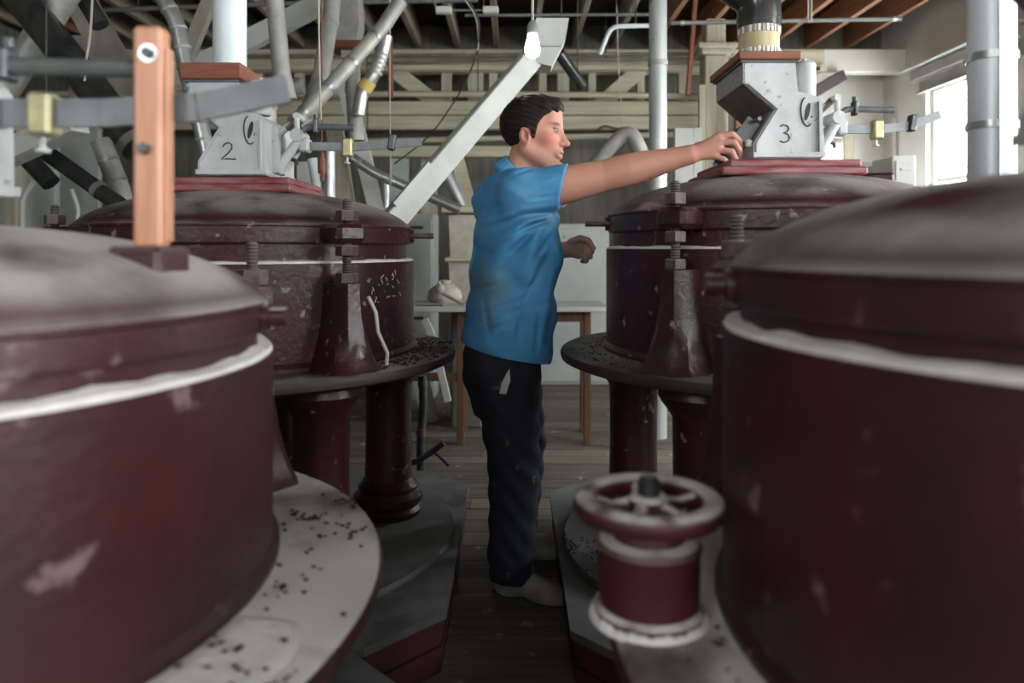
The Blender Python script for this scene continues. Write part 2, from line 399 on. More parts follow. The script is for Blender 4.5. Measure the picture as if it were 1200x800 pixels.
def dome(r, R, H): return H*max(0., 1-(r/R)**2.6)**.72
def mill(label, c, zf, zl, zb, zt, H, Rf, bolts, cols, pin, near=False, rodx=.07, pads=(), seed=1, curb=(-.02, -.02, 1.0)):
    m = 'mill_near' if near else 'mill'
    t = thing('stone_mill', label, 'mill', (c[0], c[1], 0), 'dark red stone mills')
    # table flange
    MB().lathe((c[0], c[1], 0), [(.05, zf-.06), (.66, zf-.06), (Rf-.03, zf-.045), (Rf-.004, zf-.034), (Rf, zf-.018), (Rf-.005, zf-.006), (Rf-.016, zf), (.3, zf)], 96).build('table_flange', 'table_near' if near else 'table', t, True)
    # drum
    Rd = .59
    MB().lathe((c[0], c[1], 0), [(Rd+.012, zf), (Rd+.012, zf+.012), (Rd, zf+.026), (Rd, zl-.006), (Rd-.005, zl), (.562, zl), (.562, zb+.005)], 96).build('drum', m, t, True)
    ring_flour(c, .563, Rd-.002, zl, .0035 if not near else .006, seed).build('flour_ring', 'flour', t, True)
    # lid
    Rl = .582
    prof = [(.55, zb), (Rl-.004, zb), (Rl, zb+.005), (Rl, zt-.012), (Rl+.004, zt-.008), (Rl+.004, zt-.002), (Rl-.004, zt+.002)]
    for q in range(1, 22):
        r = (Rl-.008)*math.sqrt(1-(q/22)**1.15) if q < 22 else .1
        prof.append((r, zt+dome(r, Rl-.006, H)))
    prof.append((.12, zt+H)); prof.append((0, zt+H))
    lid = MB().lathe((c[0], c[1], 0), prof, 96).build('lid', m, t, True)
    # worn square boards under the hopper
    cx, cy = c[0]+curb[0], c[1]+curb[1]
    MB().bev((cx, cy, zt+H-.002), (.47*curb[2], .46*curb[2], .026), .006).build('curb_board', 'curb', lid)
    MB().bev((cx+.01, cy, zt+H+.024), (.43*curb[2], .42*curb[2], .026), .006).build('curb_board', 'curb', lid)
    # pads cast on the lid
    for ang, r, sx, sy, hz in pads:
        p = polar(c, r, ang, 0); zz = zt+dome(r, Rl-.006, H)
        MB().bev((p.x, p.y, zz-.005), (sx, sy, hz), .008, radial_R(ang)).build('lid_pad', m, lid)
    # handling pin through the lid rim
    p0 = polar(c, Rl-.02, pin, (zb+zt)/2); p1 = polar(c, Rl+(.085 if not near else .04), pin, (zb+zt)/2)
    pb = MB().tube([polar(c, Rl-.02, pin, (zb+zt)/2), polar(c, Rl+.012, pin, (zb+zt)/2)], .026, 12).build('pin_boss', m, lid, True)
    MB().tube([p0, p1], .011 if not near else .016, 12).build('lift_pin', 'bolt' if not near else m, lid, True)
    # clamp bolts with brackets
    for a in bolts:
        rb = .655; zt2 = zl-.065; R = radial_R(a); b = polar(c, rb, a)
        rod = []; z = zt2; top = zt+rodx
        while z < top: rod += [(.0115, z), (.015, z+.004)]; z += .008
        rod += [(.0115, top), (.009, top+.004)]
        bo = MB().lathe((b.x, b.y, 0), rod, 12).build('clamp_bolt', 'bolt', t, True)
        for zz, h in ((zt2+.017, .03), (zb-.022, .032), (zt+.022, .034)):
            MB().hexnut((b.x, b.y, zz), .034, h).build('nut', 'bolt', bo)
        lg = polar(c, .63, a, (zb+zt)/2)
        MB().bev(tuple(lg), (.12, .10, zt-zb-.004), .014, R).build('lid_lug', m, lid)
        # flared bracket standing on the flange
        br = MB(); V = []; secs = []
        for f in (0, .06, .2, .4, .65, .9, 1.0):
            zz = zf + (zt2-zf)*f; w = .045 + .045*(1-f)**2.2 + (.012 if f < .05 else 0)
            ro = .695 + .05*(1-f)**2.5
            secs.append([(.57, -w), (ro-.03, -w*.9), (ro, -w*.45), (ro, w*.45), (ro-.03, w*.9), (.57, w)])
            for (r, tt) in secs[-1]:
                q = Vector((c[0], c[1], 0)) + R @ Vector((r, tt, 0)); V.append((q.x, q.y, zz))
        Fc = []; n = 6
        for i in range(6):
            for q in range(n): Fc.append((i*n+q, i*n+(q+1) % n, (i+1)*n+(q+1) % n, (i+1)*n+q))
        Fc.append([0, 1, 2, 3, 4, 5][::-1]); Fc.append([6*n+q for q in range(n)])
        br.add(V, Fc).build('bolt_bracket', m, t, True)
    # columns
    zp = .215
    for a in cols:
        b = polar(c, .50, a); h = zf-.06
        MB().lathe((b.x, b.y, 0), [(.125, zp), (.13, zp+.02), (.118, zp+.035), (.135, zp+.055), (.135, zp+.075), (.112, zp+.095), (.118, zp+.11), (.092, zp+.14),
                    (.088, (zp+h)/2), (.09, h-.10), (.105, h-.075), (.125, h-.05), (.135, h-.03), (.13, h-.008), (.11, h)], 32).build('column', 'mill' if not near else 'mill', t, True)
    # gear case in the middle under the table
    MB().lathe((c[0], c[1], 0), [(.24, zp), (.24, zp+.06), (.17, zp+.1), (.15, zf-.2), (.2, zf-.1), (.2, zf-.06)], 32).build('spindle_case', 'mill', t, True)
    # plinth: round disc on a chamfered box of stacked red boards
    MB().lathe((c[0], c[1], 0), [(.72, .185), (.745, .19), (.75, .2), (.742, .213), (.5, zp), (0, zp)], 64).build('plinth_disc', 'plinth', t, True)
    hw, ch = .768, .20
    oct_ = [(-hw, -hw+ch), (-hw+ch, -hw), (hw-ch, -hw), (hw, -hw+ch), (hw, hw-ch), (hw-ch, hw), (-hw+ch, hw), (-hw, hw-ch)]
    V = [(c[0]+x, c[1]+y, .165) for x, y in oct_]+[(c[0]+x, c[1]+y, .188) for x, y in oct_]
    MB().add(V, [list(range(8))[::-1], list(range(8, 16))]+[(i, (i+1) % 8, (i+1) % 8+8, i+8) for i in range(8)]).build('plinth_slab', 'plinth', t)
    for zc in (.02, .061, .102, .143):
        s = .985 if int(zc*1000) % 2 else .978
        V = [(c[0]+x*s, c[1]+y*s, zc-.018) for x, y in oct_]+[(c[0]+x*s, c[1]+y*s, zc+.0195) for x, y in oct_]
        MB().add(V, [list(range(8))[::-1], list(range(8, 16))]+[(i, (i+1) % 8, (i+1) % 8+8, i+8) for i in range(8)]).build('plinth_board', 'plinth_board', t)
    s = .972
    V = [(c[0]+x*s*.99, c[1]+y*s*.99, .001) for x, y in oct_]+[(c[0]+x*s*.99, c[1]+y*s*.99, .166) for x, y in oct_]
    MB().add(V, [list(range(8))[::-1], list(range(8, 16))]+[(i, (i+1) % 8, (i+1) % 8+8, i+8) for i in range(8)]).build('plinth_core', 'plinth', t)
    return t, lid

D = math.radians
C1, C2, C3, C4 = (-1.0, 1.15), (-.96, 2.69), (.93, 2.58), (.905, 1.0)
mill2, lid2 = mill('dark red stone mill under hopper 2, left of the man', C2, .875, 1.205, 1.262, 1.325, .128, .75, [D(-46), D(74), D(194)], [D(-46), D(18), D(110), D(200)], D(2), seed=2)
mill3, lid3 = mill('dark red stone mill under hopper 3, right of the man', C3, .89, 1.25, 1.303, 1.37, .13, .757, [D(226), D(106), D(346)], [D(226), D(160), D(70), D(340)], D(176), seed=3,
                   pads=[(D(-25), .33, .10, .10, .05)])
mill1, lid1 = mill('near dark red stone mill with floury lid, left foreground, carrying the orange wooden post', C1, .71, 1.07, 1.105, 1.16, .13, .783, [D(52), D(172), D(-68)], [D(-30), D(40), D(120), D(200)], D(8),
                   near=True, rodx=.10, pads=[(D(-7.5), .459, .085, .085, .048)], seed=4, curb=(-.1, 0, .6))
mill4, lid4 = mill('near dark red stone mill with handwheel, right foreground', C4, .715, 1.133, 1.165, 1.225, .135, .767, [D(133), D(253), D(13)], [D(215), D(150), D(60), D(-20)], D(172),
                   near=True, rodx=.09, pads=[(D(115), .40, .13, .16, .06)], seed=5, curb=(.10, 0, .62))

# scratches of bare primer on the drum of mill 2
sc = MB(); g = np.random.default_rng(5)
for i in range(26):
    a = D(-42+g.uniform(0, 26)); z = 1.205-g.uniform(.03, .14); L = g.uniform(.004, .022); th = g.uniform(-1.2, 1.5)
    a2 = a + L*math.cos(th)/.59; z2 = z+L*math.sin(th)
    sc.tube([polar(C2, .5905, a, z), polar(C2, .5915, (a+a2)/2, (z+z2)/2+.001), polar(C2, .5905, a2, z2)], .0014, 5)
o = sc.build('paint_scratches', 'rag', mill2); tag(o, kind='stuff')
# loose pale rope end hanging beside the bracket of mill 2
MB().tube([polar(C2, .70, D(-42), 1.10), polar(C2, .705, D(-40), 1.05), polar(C2, .70, D(-39), .99), polar(C2, .71, D(-36.5), .92), polar(C2, .70, D(-36), .882)], .006, 8).build('grease_hose', 'rag', mill2, True)

# handwheel of the near right mill
wx, wy = .200, 1.06
ped = MB().lathe((wx, wy, 0), [(.078, .715), (.08, .728), (.072, .735), (.073, .81), (.076, .818), (.072, .826), (.052, .829), (.05, .845)], 40).build('wheel_pedestal', 'wheel', mill4, True)
ring_flour((wx, wy), .0725, .086, .717, .006, 9).build('flour_drift', 'flour', ped, True)
zw = .876; hw_ = MB(); n = 48; pts = [(wx+.094*math.cos(2*PI*i/n), wy+.094*math.sin(2*PI*i/n), zw) for i in range(n)]
V = []; Fc = []; q = 12
for i in range(n):
    a = 2*PI*i/n
    for j in range(q):
        b = 2*PI*j/q; r = .093+.0175*math.cos(b); V.append((wx+r*math.cos(a), wy+r*math.sin(a), zw+.0165*math.sin(b)))
for i in range(n):
    for j in range(q): Fc.append((i*q+j, ((i+1) % n)*q+j, ((i+1) % n)*q+(j+1) % q, i*q+(j+1) % q))
wh = hw_.add(V, Fc).build('handwheel', 'wheel', mill4, True)
MB().lathe((wx, wy, 0), [(.026, zw-.035), (.03, zw-.01), (.03, zw+.008), (.024, zw+.014)], 24).build('hub', 'wheel', wh, True)
for a in (20, 92, 164, 236, 308):
    MB().tube([(wx+.018*math.cos(D(a)), wy+.018*math.sin(D(a)), zw-.002), (wx+.055*math.cos(D(a+6)), wy+.055*math.sin(D(a+6)), zw-.008), (wx+.09*math.cos(D(a)), wy+.09*math.sin(D(a)), zw)], [.013, .010, .010], 10).build('spoke', 'wheel', wh, True)
MB().lathe((wx, wy, 0), [(.016, zw), (.016, zw+.034), (.011, zw+.04)], 20).build('spindle_end', 'steel', wh, True)
MB().tube([(wx, wy, .83), (wx, wy, zw)], .02, 16).build('spindle', 'steel', wh, True)

# flour lying on the two near tables
def flour_patch(c, r0, r1, a0, a1, z, name, label, seed):
    g = np.random.default_rng(seed); na, nr = 60, 10; V = []; Fc = []
    for i in range(na+1):
        f = i/na; a = a0+(a1-a0)*f; e = math.sin(PI*f)**.35
        ro = r0+(r1-r0)*(.35+.65*e)*(1+.03*math.sin(9*f*PI)+g.uniform(-.012, .012)); ri = r0
        for j in range(nr+1):
            t = j/nr; r = ri+(ro-ri)*t; hgt = .004*math.sin(PI*min(1, max(0, t)))**.5*(1 if 0 < i < na else 0)
            V.append((c[0]+r*math.cos(a), c[1]+r*math.sin(a), z+hgt+.0006*g.uniform(-1, 1) - (.002 if j in (0, nr) or i in (0, na) else 0)))
    for i in range(na):
        for j in range(nr): Fc.append((i*(nr+1)+j, (i+1)*(nr+1)+j, (i+1)*(nr+1)+j+1, i*(nr+1)+j+1)[::-1])
    mb = MB().add(V, Fc)
    return solo(name, mb, 'flour', label, 'flour', None, 'all', 'stuff')
flour_patch(C1, .605, .77, D(-75), D(-8), .7115, 'flour_layer', 'white flour lying on the table of the near left mill', 11)
flour_patch(C4, .605, .755, D(195), D(265), .7165, 'flour_layer', 'white flour lying on the table of the near right mill', 12)

def grains(c, r0, r1, a0, a1, z, n, smin, smax, label, seed, clump=6):
    g = np.random.default_rng(seed); mb = MB()
    cen = [(g.uniform(r0, r1), g.uniform(a0, a1)) for _ in range(clump)]
    for i in range(n):
        if g.random() < .45:
            cr, ca = cen[g.integers(clump)]; r = cr+g.normal(0, .014); a = ca+g.normal(0, .03)
        else: r = g.uniform(r0, r1); a = g.uniform(a0, a1)
        r = min(max(r, r0), r1); s = g.uniform(smin, smax); p = polar(c, r, a, z+s*.4); th = g.uniform(0, 3.14)
        ax = Vector((math.cos(th), math.sin(th), 0))*s*g.uniform(1, 1.8); ay = Vector((-math.sin(th), math.cos(th), 0))*s; az = Vector((0, 0, s*.6))
        mb.add([p+ax, p+ay, p-ax, p-ay, p+az, p-az], [(0, 1, 4), (1, 2, 4), (2, 3, 4), (3, 0, 4), (1, 0, 5), (2, 1, 5), (3, 2, 5), (0, 3, 5)])
    return solo('spilled_grain', mb, 'grain', label, 'grain', 'spilled grain', False, 'stuff')
grains(C1, .61, .765, D(-70), D(75), .7165, 170, .0028, .0058, 'dark grain crumbs on the table of the near left mill', 21, 14)
grains(C2, .61, .74, D(-45), D(25), .876, 420, .0025, .006, 'dark grain crumbs on the table under mill 2', 22, 8)
grains(C3, .61, .74, D(150), D(260), .891, 120, .002, .005, 'dark grain crumbs on the table under mill 3', 23)
grains(C3, .60, .74, D(180), D(250), .216, 420, .002, .006, 'dark grain crumbs on the plinth of mill 3', 24, 10)
grains(C4, .62, .74, D(170), D(225), .7205, 30, .0025, .005, 'dark grain crumbs beside the handwheel', 25)

# ------------------------------------------------------------------ feed hoppers with their steelyard scales
def hopper(label, cx, yc, zb, number=None, plate_t=.028, plate_m='wood_red', flap=True, canister=True, barh=.030, ub_end=1062, ub_r=.011, brass=1045, clamp=1088, lower=((1003, 146), (1050, 146), (1085, 142), (1122, 128)), s=1.0):
    K = .002882*s
    def q(u, v, y=0.): return Vector((cx+(u-923)*K, yc+y, zb+(185-v)*K))
    def q2(u, v): p = q(u, v); return (p.x, p.z)
    t = thing('feed_hopper', label, 'hopper', (cx, yc, zb), 'feed hoppers on the mills')
    poly = [q2(*p) for p in ((882, 186), (964, 186), (963, 122), (957, 114), (934, 108), (931, 72), (872, 72), (872, 99), (907, 129), (882, 169))]
    y0, y1 = yc-.16, yc+.16
    body = MB().prism(poly, y0, y1).build('body', 'cast', t)
    # raised border of the front plate
    bs = []
    fr = [q2(*p) for p in ((882, 184), (882, 169), (907, 129), (872, 99))]
    for a, b in zip(fr[:-1], fr[1:]): MB().beam((a[0]+.01, y0-.003, a[1]), (b[0]+.01, y0-.003, b[1]), .006, .014, up=(0, 1, 0)).build('front_border', 'cast', body)
    MB().beam((q2(959, 184)[0], y0-.003, q2(0, 184)[1]), (q2(958, 122)[0], y0-.003, q2(0, 120)[1]), .006, .02, up=(0, 1, 0)).build('front_border', 'cast', body)
    MB().box(((q2(882, 0)[0]+q2(964, 0)[0])/2, yc, zb+.008), ((964-880)*K, .345, .016)).build('base_flange', 'cast', body)
    # rough left cheek, dark sloping underside
    a = q(872, 72); b = q(872, 99)
    MB().box((a.x-.003, yc, (a.z+b.z)/2), (.006, .318, a.z-b.z)).build('side_cheek', 'rough_lead', body)
    c1, c2 = q(872, 99), q(907, 129); nn = Vector((-(c1.z-c2.z), 0, -(c2.x-c1.x))).normalized()
    MB().beam(c1+nn*.002, c2+nn*.002, .316, .005, up=nn).build('sloping_underside', 'cast_dk', body)
    c3 = q(882, 169); n2 = Vector((-(c2.z-c3.z), 0, (c3.x-c2.x)*-1)).normalized(); n2 = Vector((-(c2.z-c3.z), 0, c2.x-c3.x)).normalized()
    MB().beam(c2+n2*.002, c3+n2*.002, .27, .005, up=n2).build('chute_mouth', 'cast_dk', body)
    # top board
    x0, x1 = q(866, 0).x-.008, q(936, 0).x
    zt = q(0, 72).z
    tp = MB().bev(((x0+x1)/2, yc, zt+plate_t/2), (x1-x0, .36, plate_t), .004).build('top_board', plate_m, t)
    MB().box(((x0+x1)/2, yc, zt-.004), (x1-x0-.02, .335, .008)).build('steel_rim', 'steel', tp)
    if canister:
        cc = q(950, 0, -.10)
        cn = MB().lathe((cc.x, cc.y, 0), [(.034, q(0, 111).z), (.037, q(0, 109).z), (.037, q(0, 72).z), (.030, q(0, 69).z), (.008, q(0, 68).z), (.008, q(0, 65).z)], 28).build('grease_cup', 'cast', t, True)
        MB().tube([(cc.x+.036, cc.y, q(0, 76).z), (cc.x+.052, cc.y, q(0, 76).z)], .007, 10).build('cup_screw', 'steel', cn)
        MB().tube([(cc.x, cc.y, q(0, 110).z), (cc.x+.002, cc.y, q(0, 122).z), (cc.x, y0-.002, q(0, 138).z)], .0025, 8).build('drip_wire', 'steel', cn)
    # oval slot with its thin lip
    oc = q(945, 132); pts = []
    sl = MB(); V = [(oc.x+.008*math.cos(w)*1.0+.018*math.sin(w)*.35, y0-.0015, oc.z+.030*math.sin(w)) for w in np.linspace(0, 2*PI, 20, endpoint=False)]
    sl.add(V, [list(range(20))]); sl.build('oval_slot', 'ink', body)
    MB().tube([(oc.x-.002+.020*math.cos(w), y0-.002, oc.z+.048*math.sin(w)-.3*.02*math.cos(w)) for w in np.linspace(1.9, 5.4, 18)], .0022, 6).build('slot_lip', 'ink', body)
    # number drawn with a marker
    if number == '3':
        st = [(913, 149), (917, 147), (922, 148.5), (923.5, 152), (921, 155.5), (917, 156.5), (922, 158), (924.5, 162), (922.5, 166), (917.5, 167.5), (913, 166)]
    elif number == '2':
        st = [(912, 152), (914.5, 148.5), (919, 147), (923, 149.5), (923, 154), (919, 159), (913.5, 164), (910, 166.5), (917, 166.3), (928, 166.8)]
    else: st = None
    if st:
        pl = [q(*p) for p in st]; MB().tube([(p.x, y0-.0012, p.z) for p in pl], .0024, 6).build('number_mark', 'ink', body)
    # flap door held half open below the mouth
    if flap:
        f0, f1 = q(893, 140), q(846, 197)
        fy = Vector((0, -.115, 0)); fd = MB().beam(f0+fy+Vector((-.012, 0, 0)), f1+fy, .055, .006, up=(1, 0, .8)).build('flap_door', 'steel', t)
        MB().tube([(f0.x-.012, y0-.005, f0.z), (f0.x-.012, y1+.005, f0.z)], .007, 10).build('hinge', 'bar', fd, True)
        lt = q(877, 168)
        MB().bev((lt.x+.004, y0+.02, lt.z), (.022, .02, .026), .004).build('latch', 'cast', fd)
    # steelyard
    yb = -.05
    br = MB()
    br.prism([q2(*p) for p in ((964, 182), (972, 180), (974, 160), (968, 124), (962, 124))], yc+yb-.05, yc+yb+.05)
    br.tube([q(968, 178, yb-.03), q(980, 160, yb-.03), q(993, 140, yb-.02)], [.022*s, .017*s, .016*s], 12)
    br.tube([q(968, 178, yb+.03), q(980, 160, yb+.03), q(993, 140, yb+.02)], [.022*s, .017*s, .016*s], 12)
    br.tube([q(962, 134, yb), q(975, 124, yb), q(986, 115, yb)], [.02*s, .012*s, .011*s], 10)
    sb = br.build('scale_bracket', 'cast', t, True)
    MB().tube([q(993, 134, yb-.045), q(993, 134, yb+.045)], .023*s, 18).build('pivot', 'cast', sb, True)
    MB().tube([q(993, 134, yb-.03), q(992, 110, yb-.03)], .010*s, 10).tube([q(992, 110, yb-.04), q(992, 110, yb+.03)], .012*s, 10).build('link', 'cast', sb, True)
    MB().tube([q(976, 124, yb), q(991, 111, yb)], .012*s, 10).build('upper_link', 'bolt', sb, True)
    MB().bev(q(1000, 145, yb), (.034*s, .06, .05*s), .006).build('clevis', 'cast', sb)
    MB().tube([q(968, 164, yb-.02), q(978, 160, yb-.02), q(990, 165, yb-.02), q(991, 170, yb-.02)], .008*s, 8).bev(q(969, 173, yb-.02), (.018*s, .018, .032*s), .004).build('counter_lever', 'steel', sb, True)
    ub = MB().tube([q(995, 136, yb-.02), q(998, 128, yb-.02), q(1004, 123.5, yb-.02), q(1012, 122.5, yb-.02), q(ub_end, 124, yb-.02)], ub_r*s, 10, flat=1.1).build('upper_bar', 'bar', t, True)
    MB().bev(q(1015, 122, yb-.02), (.016*s, .034, .05*s), .004).tube([q(1015, 113, yb-.02), q(1015, 108, yb-.02)], .009*s, 8).build('bar_clamp', 'steel', ub)
    lb = MB()
    for a, b in zip(lower[:-1], lower[1:]): lb.beam(q(*a, yb), q(*b, yb), .010, barh*s)
    lb = lb.build('lower_bar', 'bar', t)
    def on(u):
        for a, b in zip(lower[:-1], lower[1:]):
            if a[0] <= u <= b[0]: return a[1]+(b[1]-a[1])*(u-a[0])/(b[0]-a[0])
        return lower[-1][1]
    v = on(brass)
    wt = MB().bev(q(brass, v+1, yb), (.036*s, .04, .068*s), .006).build('sliding_weight', 'brass', lb)
    MB().tube([q(brass-1, v+12, yb), q(brass-1, v+20, yb)], .005*s, 8).tube([q(brass-1, v+19, yb), q(brass-1, v+21, yb)], .011*s, 10).build('weight_screw', 'cast', wt, True)
    if clamp:
      v = on(clamp)
      MB().bev(q(clamp, v-2, yb), (.024*s, .034, .058*s), .004, Matrix.Rotation(.15, 3, 'Y')).build('end_clamp', 'steel', lb)
    return t
hop3 = hopper('pale grey feed hopper marked 3, touched by the man', .930, 2.60, 1.5535, '3')
hop2 = hopper('pale grey feed hopper marked 2, on the far left mill', -.965, 2.66, 1.502, '2', plate_t=.056, flap=False, lower=((1003, 146), (1060, 147), (1110, 143), (1145, 141)), brass=1053, clamp=1108, s=1.0)
hop1 = hopper('feed hopper at the left edge with steel scale bars, mostly out of view', -1.03, 1.17, 1.345, None, lower=((1003, 146), (1060, 146), (1112, 143), (1160, 133)), brass=1030, clamp=None, flap=False, barh=.043, ub_end=1086, ub_r=.0135)
hop4 = hopper('feed hopper on the near right mill, beyond the right edge', .93, 1.0, 1.415, None, flap=False)

# orange wooden post that carries the scale bars of the near left mill
pst = thing('wooden_post', 'orange varnished wooden post with two bolts on the near left lid', 'post', (-.545, 1.09, 1.249))
MB().bev((-.541, 1.09, 1.249+.165), (.044, .034, .330), .006).build('post', 'wood_or', pst)
MB().bev((-.517, 1.094, 1.249+.155), (.005, .022, .29), .002).build('edge_strip', 'wood_or', pst)
MB().tube([(-.538, 1.074, 1.537), (-.538, 1.070, 1.537)], .014, 16).build('washer', 'galv', pst, True)
for x, z, r in ((-.537, 1.537, .008), (-.543, 1.396, .009)): MB().tube([(x, 1.075, z), (x, 1.063, z)], r, 6).build('bolt_head', 'steel', pst)

# ------------------------------------------------------------------ pipes, ducts, timbers
def smooth_path(pts, n=6, rad=.5):
    pts = [Vector(p) for p in pts]; out = [pts[0]]
    for i in range(1, len(pts)-1):
        a, b, c = pts[i-1], pts[i], pts[i+1]
        d = min((b-a).length, (c-b).length)*rad*.5
        p0 = b+(a-b).normalized()*d; p1 = b+(c-b).normalized()*d
        for k in range(n+1):
            t = k/n; out.append(p0*(1-t)**2+b*2*t*(1-t)+p1*t*t)
    out.append(pts[-1]); return out
def pipe(name, label, cat, pts, r, m, bands=(), bm='galv', bw=.022, rad=.8, group=None, n=20, bt=.004, hang=()):
    pts = [Vector(p) for p in pts]; path = smooth_path(pts, 6, rad) if len(pts) > 2 else pts
    base = min(pts, key=lambda p: p.z)
    if not bands and not hang:
        o = MB().tube(path, r, n).build(name, m, None, True, tuple(base)); return tag(o, label, cat, group)
    t = thing(name, label, cat, tuple(base), group)
    MB().tube(path, r, n).build('tube', m, t, True)
    for seg, f in bands:
        a, b = pts[seg], pts[seg+1]; p = a+(b-a)*f; d = (b-a).normalized()*bw/2
        MB().tube([p-d, p+d], r+bt, n).build('band', bm, t, True)
    for seg, f in hang:
        a, b = pts[seg], pts[seg+1]; p = a+(b-a)*f
        MB().tube([p, (p.x, p.y, ZD)], .006, 6).build('hanger', 'cord_dk', t)
    return t

# above the machines
pipe('feed_pipe', 'white plastic feed pipe standing on hopper 2', 'pipe', [(-1.035, 2.66, 1.885), (-1.035, 2.66, ZD)], .059, 'white_pipe')
t = thing('duct_elbow', 'black elbow duct with cream collar standing on hopper 3', 'duct', (.885, 2.60, 1.91))
col = MB().lathe((.885, 2.6, 0), [(.07, 1.908), (.07, 2.036)], 40).build('cloth_collar', 'tape', t, True)
for z in (1.942, 2.020):
    for i in range(30):
        a = 2*PI*i/30
        MB().bev((.885+.0725*math.cos(a), 2.6+.0725*math.sin(a), z), (.004, .0095, .024), .001, radial_R(a)).build('crimp', 'appliance' if i % 2 else 'galv', col)
el = MB().tube(smooth_path([(.885, 2.6, 2.034), (.885, 2.6, 2.14), (.74, 2.6, 2.24), (.42, 2.6, 2.42), (.30, 2.6, 3.0), (.30, 2.6, ZD)], 6, .9), .076, 28).build('elbow', 'duct', t, True)
for p, d in (((.885, 2.6, 2.065), (0, 0, 1)), ((.845, 2.6, 2.17), (-.6, 0, .8)), ((.74, 2.6, 2.243), (-.9, 0, .45))):
    d = Vector(d).normalized()*.006; MB().tube([Vector(p)-d, Vector(p)+d], .0785, 28).build('seam', 'duct', el, True)
pipe('feed_pipe', 'wide white pipe with two clamp bands beside the window', 'pipe', [(1.183, 1.79, 0), (1.183, 1.79, ZD)], .0526, 'white_pipe', [(0, (P(0, 68, 1.79).z)/ZD), (0, P(0, 148, 1.79).z/ZD)], 'galv', .018)
MB().tube([(1.168, 1.738, 0.2), (1.168, 1.738, ZD-.02)], .003, 6).build('seam', 'white_pipe', [o for o in bpy.data.objects if o.name.startswith('feed_pipe') and o.type == 'EMPTY'][0])
pipe('riser_pipe', 'pale grey riser pipe between the man and hopper 3', 'pipe', [P(771, 210, 4.5)-Vector((0, 0, 1.6)), Vector((P(771, 0, 4.5).x, 4.5, ZD))], .055, 'riser', [(0, .665), (0, .50)], 'galv_dull', .03, bt=.006)
pipe('bent_pipe', 'grey pipe bent like an upturned V above the arm', 'pipe', [P(655, 238, 5.2), P(738, 148, 5.0), P(770, 220, 5.0), Vector((P(772, 0, 5.0).x, 5.0, 0))], .05, 'galv_dull', rad=.5)

# the pale diagonal chute behind the man
t = thing('grain_chute', 'long white wooden chute running diagonally behind the man', 'chute', tuple(P(466, 250, 4.0)))
a, b = P(455, 265, 4.0), P(640, 48, 4.5)
MB().beam(a, b, .11, .125, bevel=.006).build('trough', 'white_paint', t)
hd = MB().prism([(p.x, p.z) for p in (P(624, 75, 4.45), P(646, 80, 4.45), P(662, 48, 4.45), P(666, 24, 4.45), P(628, 24, 4.45), P(622, 50, 4.45))], 4.40, 4.56).build('chute_head', 'white_paint', t)
MB().beam(P(632, 52, 4.38), P(658, 52, 4.38), .02, .02).build('head_strap', 'cast', hd)
MB().beam(P(462, 240, 3.92), P(503, 192, 4.03), .03, .03).build('side_strip', 'white_paint', t)

# lamp
t = thing('bare_bulb', 'lit bare light bulb hanging on a cord above the man', 'lamp', tuple(P(624, 68, 2.95)))
bp = P(624, 52, 2.95)
MB().lathe((bp.x, bp.y, bp.z), [(0, -.055), (.012, -.053), (.024, -.046), (.030, -.034), (.0315, -.02), (.029, 0), (.023, .022), (.019, .04), (.018, .05)], 28).build('bulb', 'bulb', t, True)
MB().lathe((bp.x, bp.y, bp.z), [(.021, .042), (.024, .05), (.022, .075), (.014, .09), (.006, .098)], 20).build('socket', 'socket', t, True)
MB().tube([(bp.x, bp.y, bp.z+.09), (bp.x-.002, bp.y, ZD)], .006, 8).build('cord', 'cord', t, True)

# timber girder along the back: chord, studs, braces and planks
Yg = 7.15
t = thing('timber_girder', 'cream timber girder of chord, studs, braces and planks across the back', 'girder', (0, Yg, P(0, 153, Yg).z))
def gp(u, v, d=0): return P(u, v, Yg+d)
zc0, zc1 = gp(0, 86).z, gp(0, 60).z
MB().bev((-.75, Yg, (zc0+zc1)/2), (7.6, .16, zc1-zc0), .008).build('chord', 'cream', t)
MB().bev((-.75, Yg-.1, zc0+.03), (7.6, .05, .05), .006).build('chord_cleat', 'cream', t)
for u, w in ((160, 12), (215, 12), (300, 14), (350, 10), (392, 12), (523, 12), (557, 18), (578, 10), (636, 9), (660, 14), (694, 9), (751, 9), (800, 10)):
    MB().bev((gp(u, 0).x, Yg+.03, (gp(0, 86).z+gp(0, 119).z)/2), (w*Yg/F, .08, gp(0, 85).z-gp(0, 120).z), .005).build('stud', 'cream_v', t)
for a, b in (((463, 84), (520, 128)), ((752, 80), (700, 126)), ((250, 84), (310, 124))):
    MB().beam(gp(*a, -.04), gp(*b, -.04), .05, .15, bevel=.006).build('brace', 'cream', t)
for v0, v1, x0, x1 in ((120, 136, -4.6, 2.05), (137, 153, -4.6, 1.9)):
    MB().bev(((x0+x1)/2, Yg-.03, (gp(0, v0).z+gp(0, v1).z)/2), (x1-x0, .10, gp(0, v0).z-gp(0, v1).z), .01).build('plank', 'cream', t)
# short end beam on the right, carried to the plaster wall
solo('end_beam', MB().bev(((2.75+3.85)/2, Yg+.05, (gp(0, 58).z+gp(0, 85).z)/2), (1.15, .14, gp(0, 58).z-gp(0, 85).z), .008), 'wall', 'cream end beam running into the right wall under the joists', 'beam')
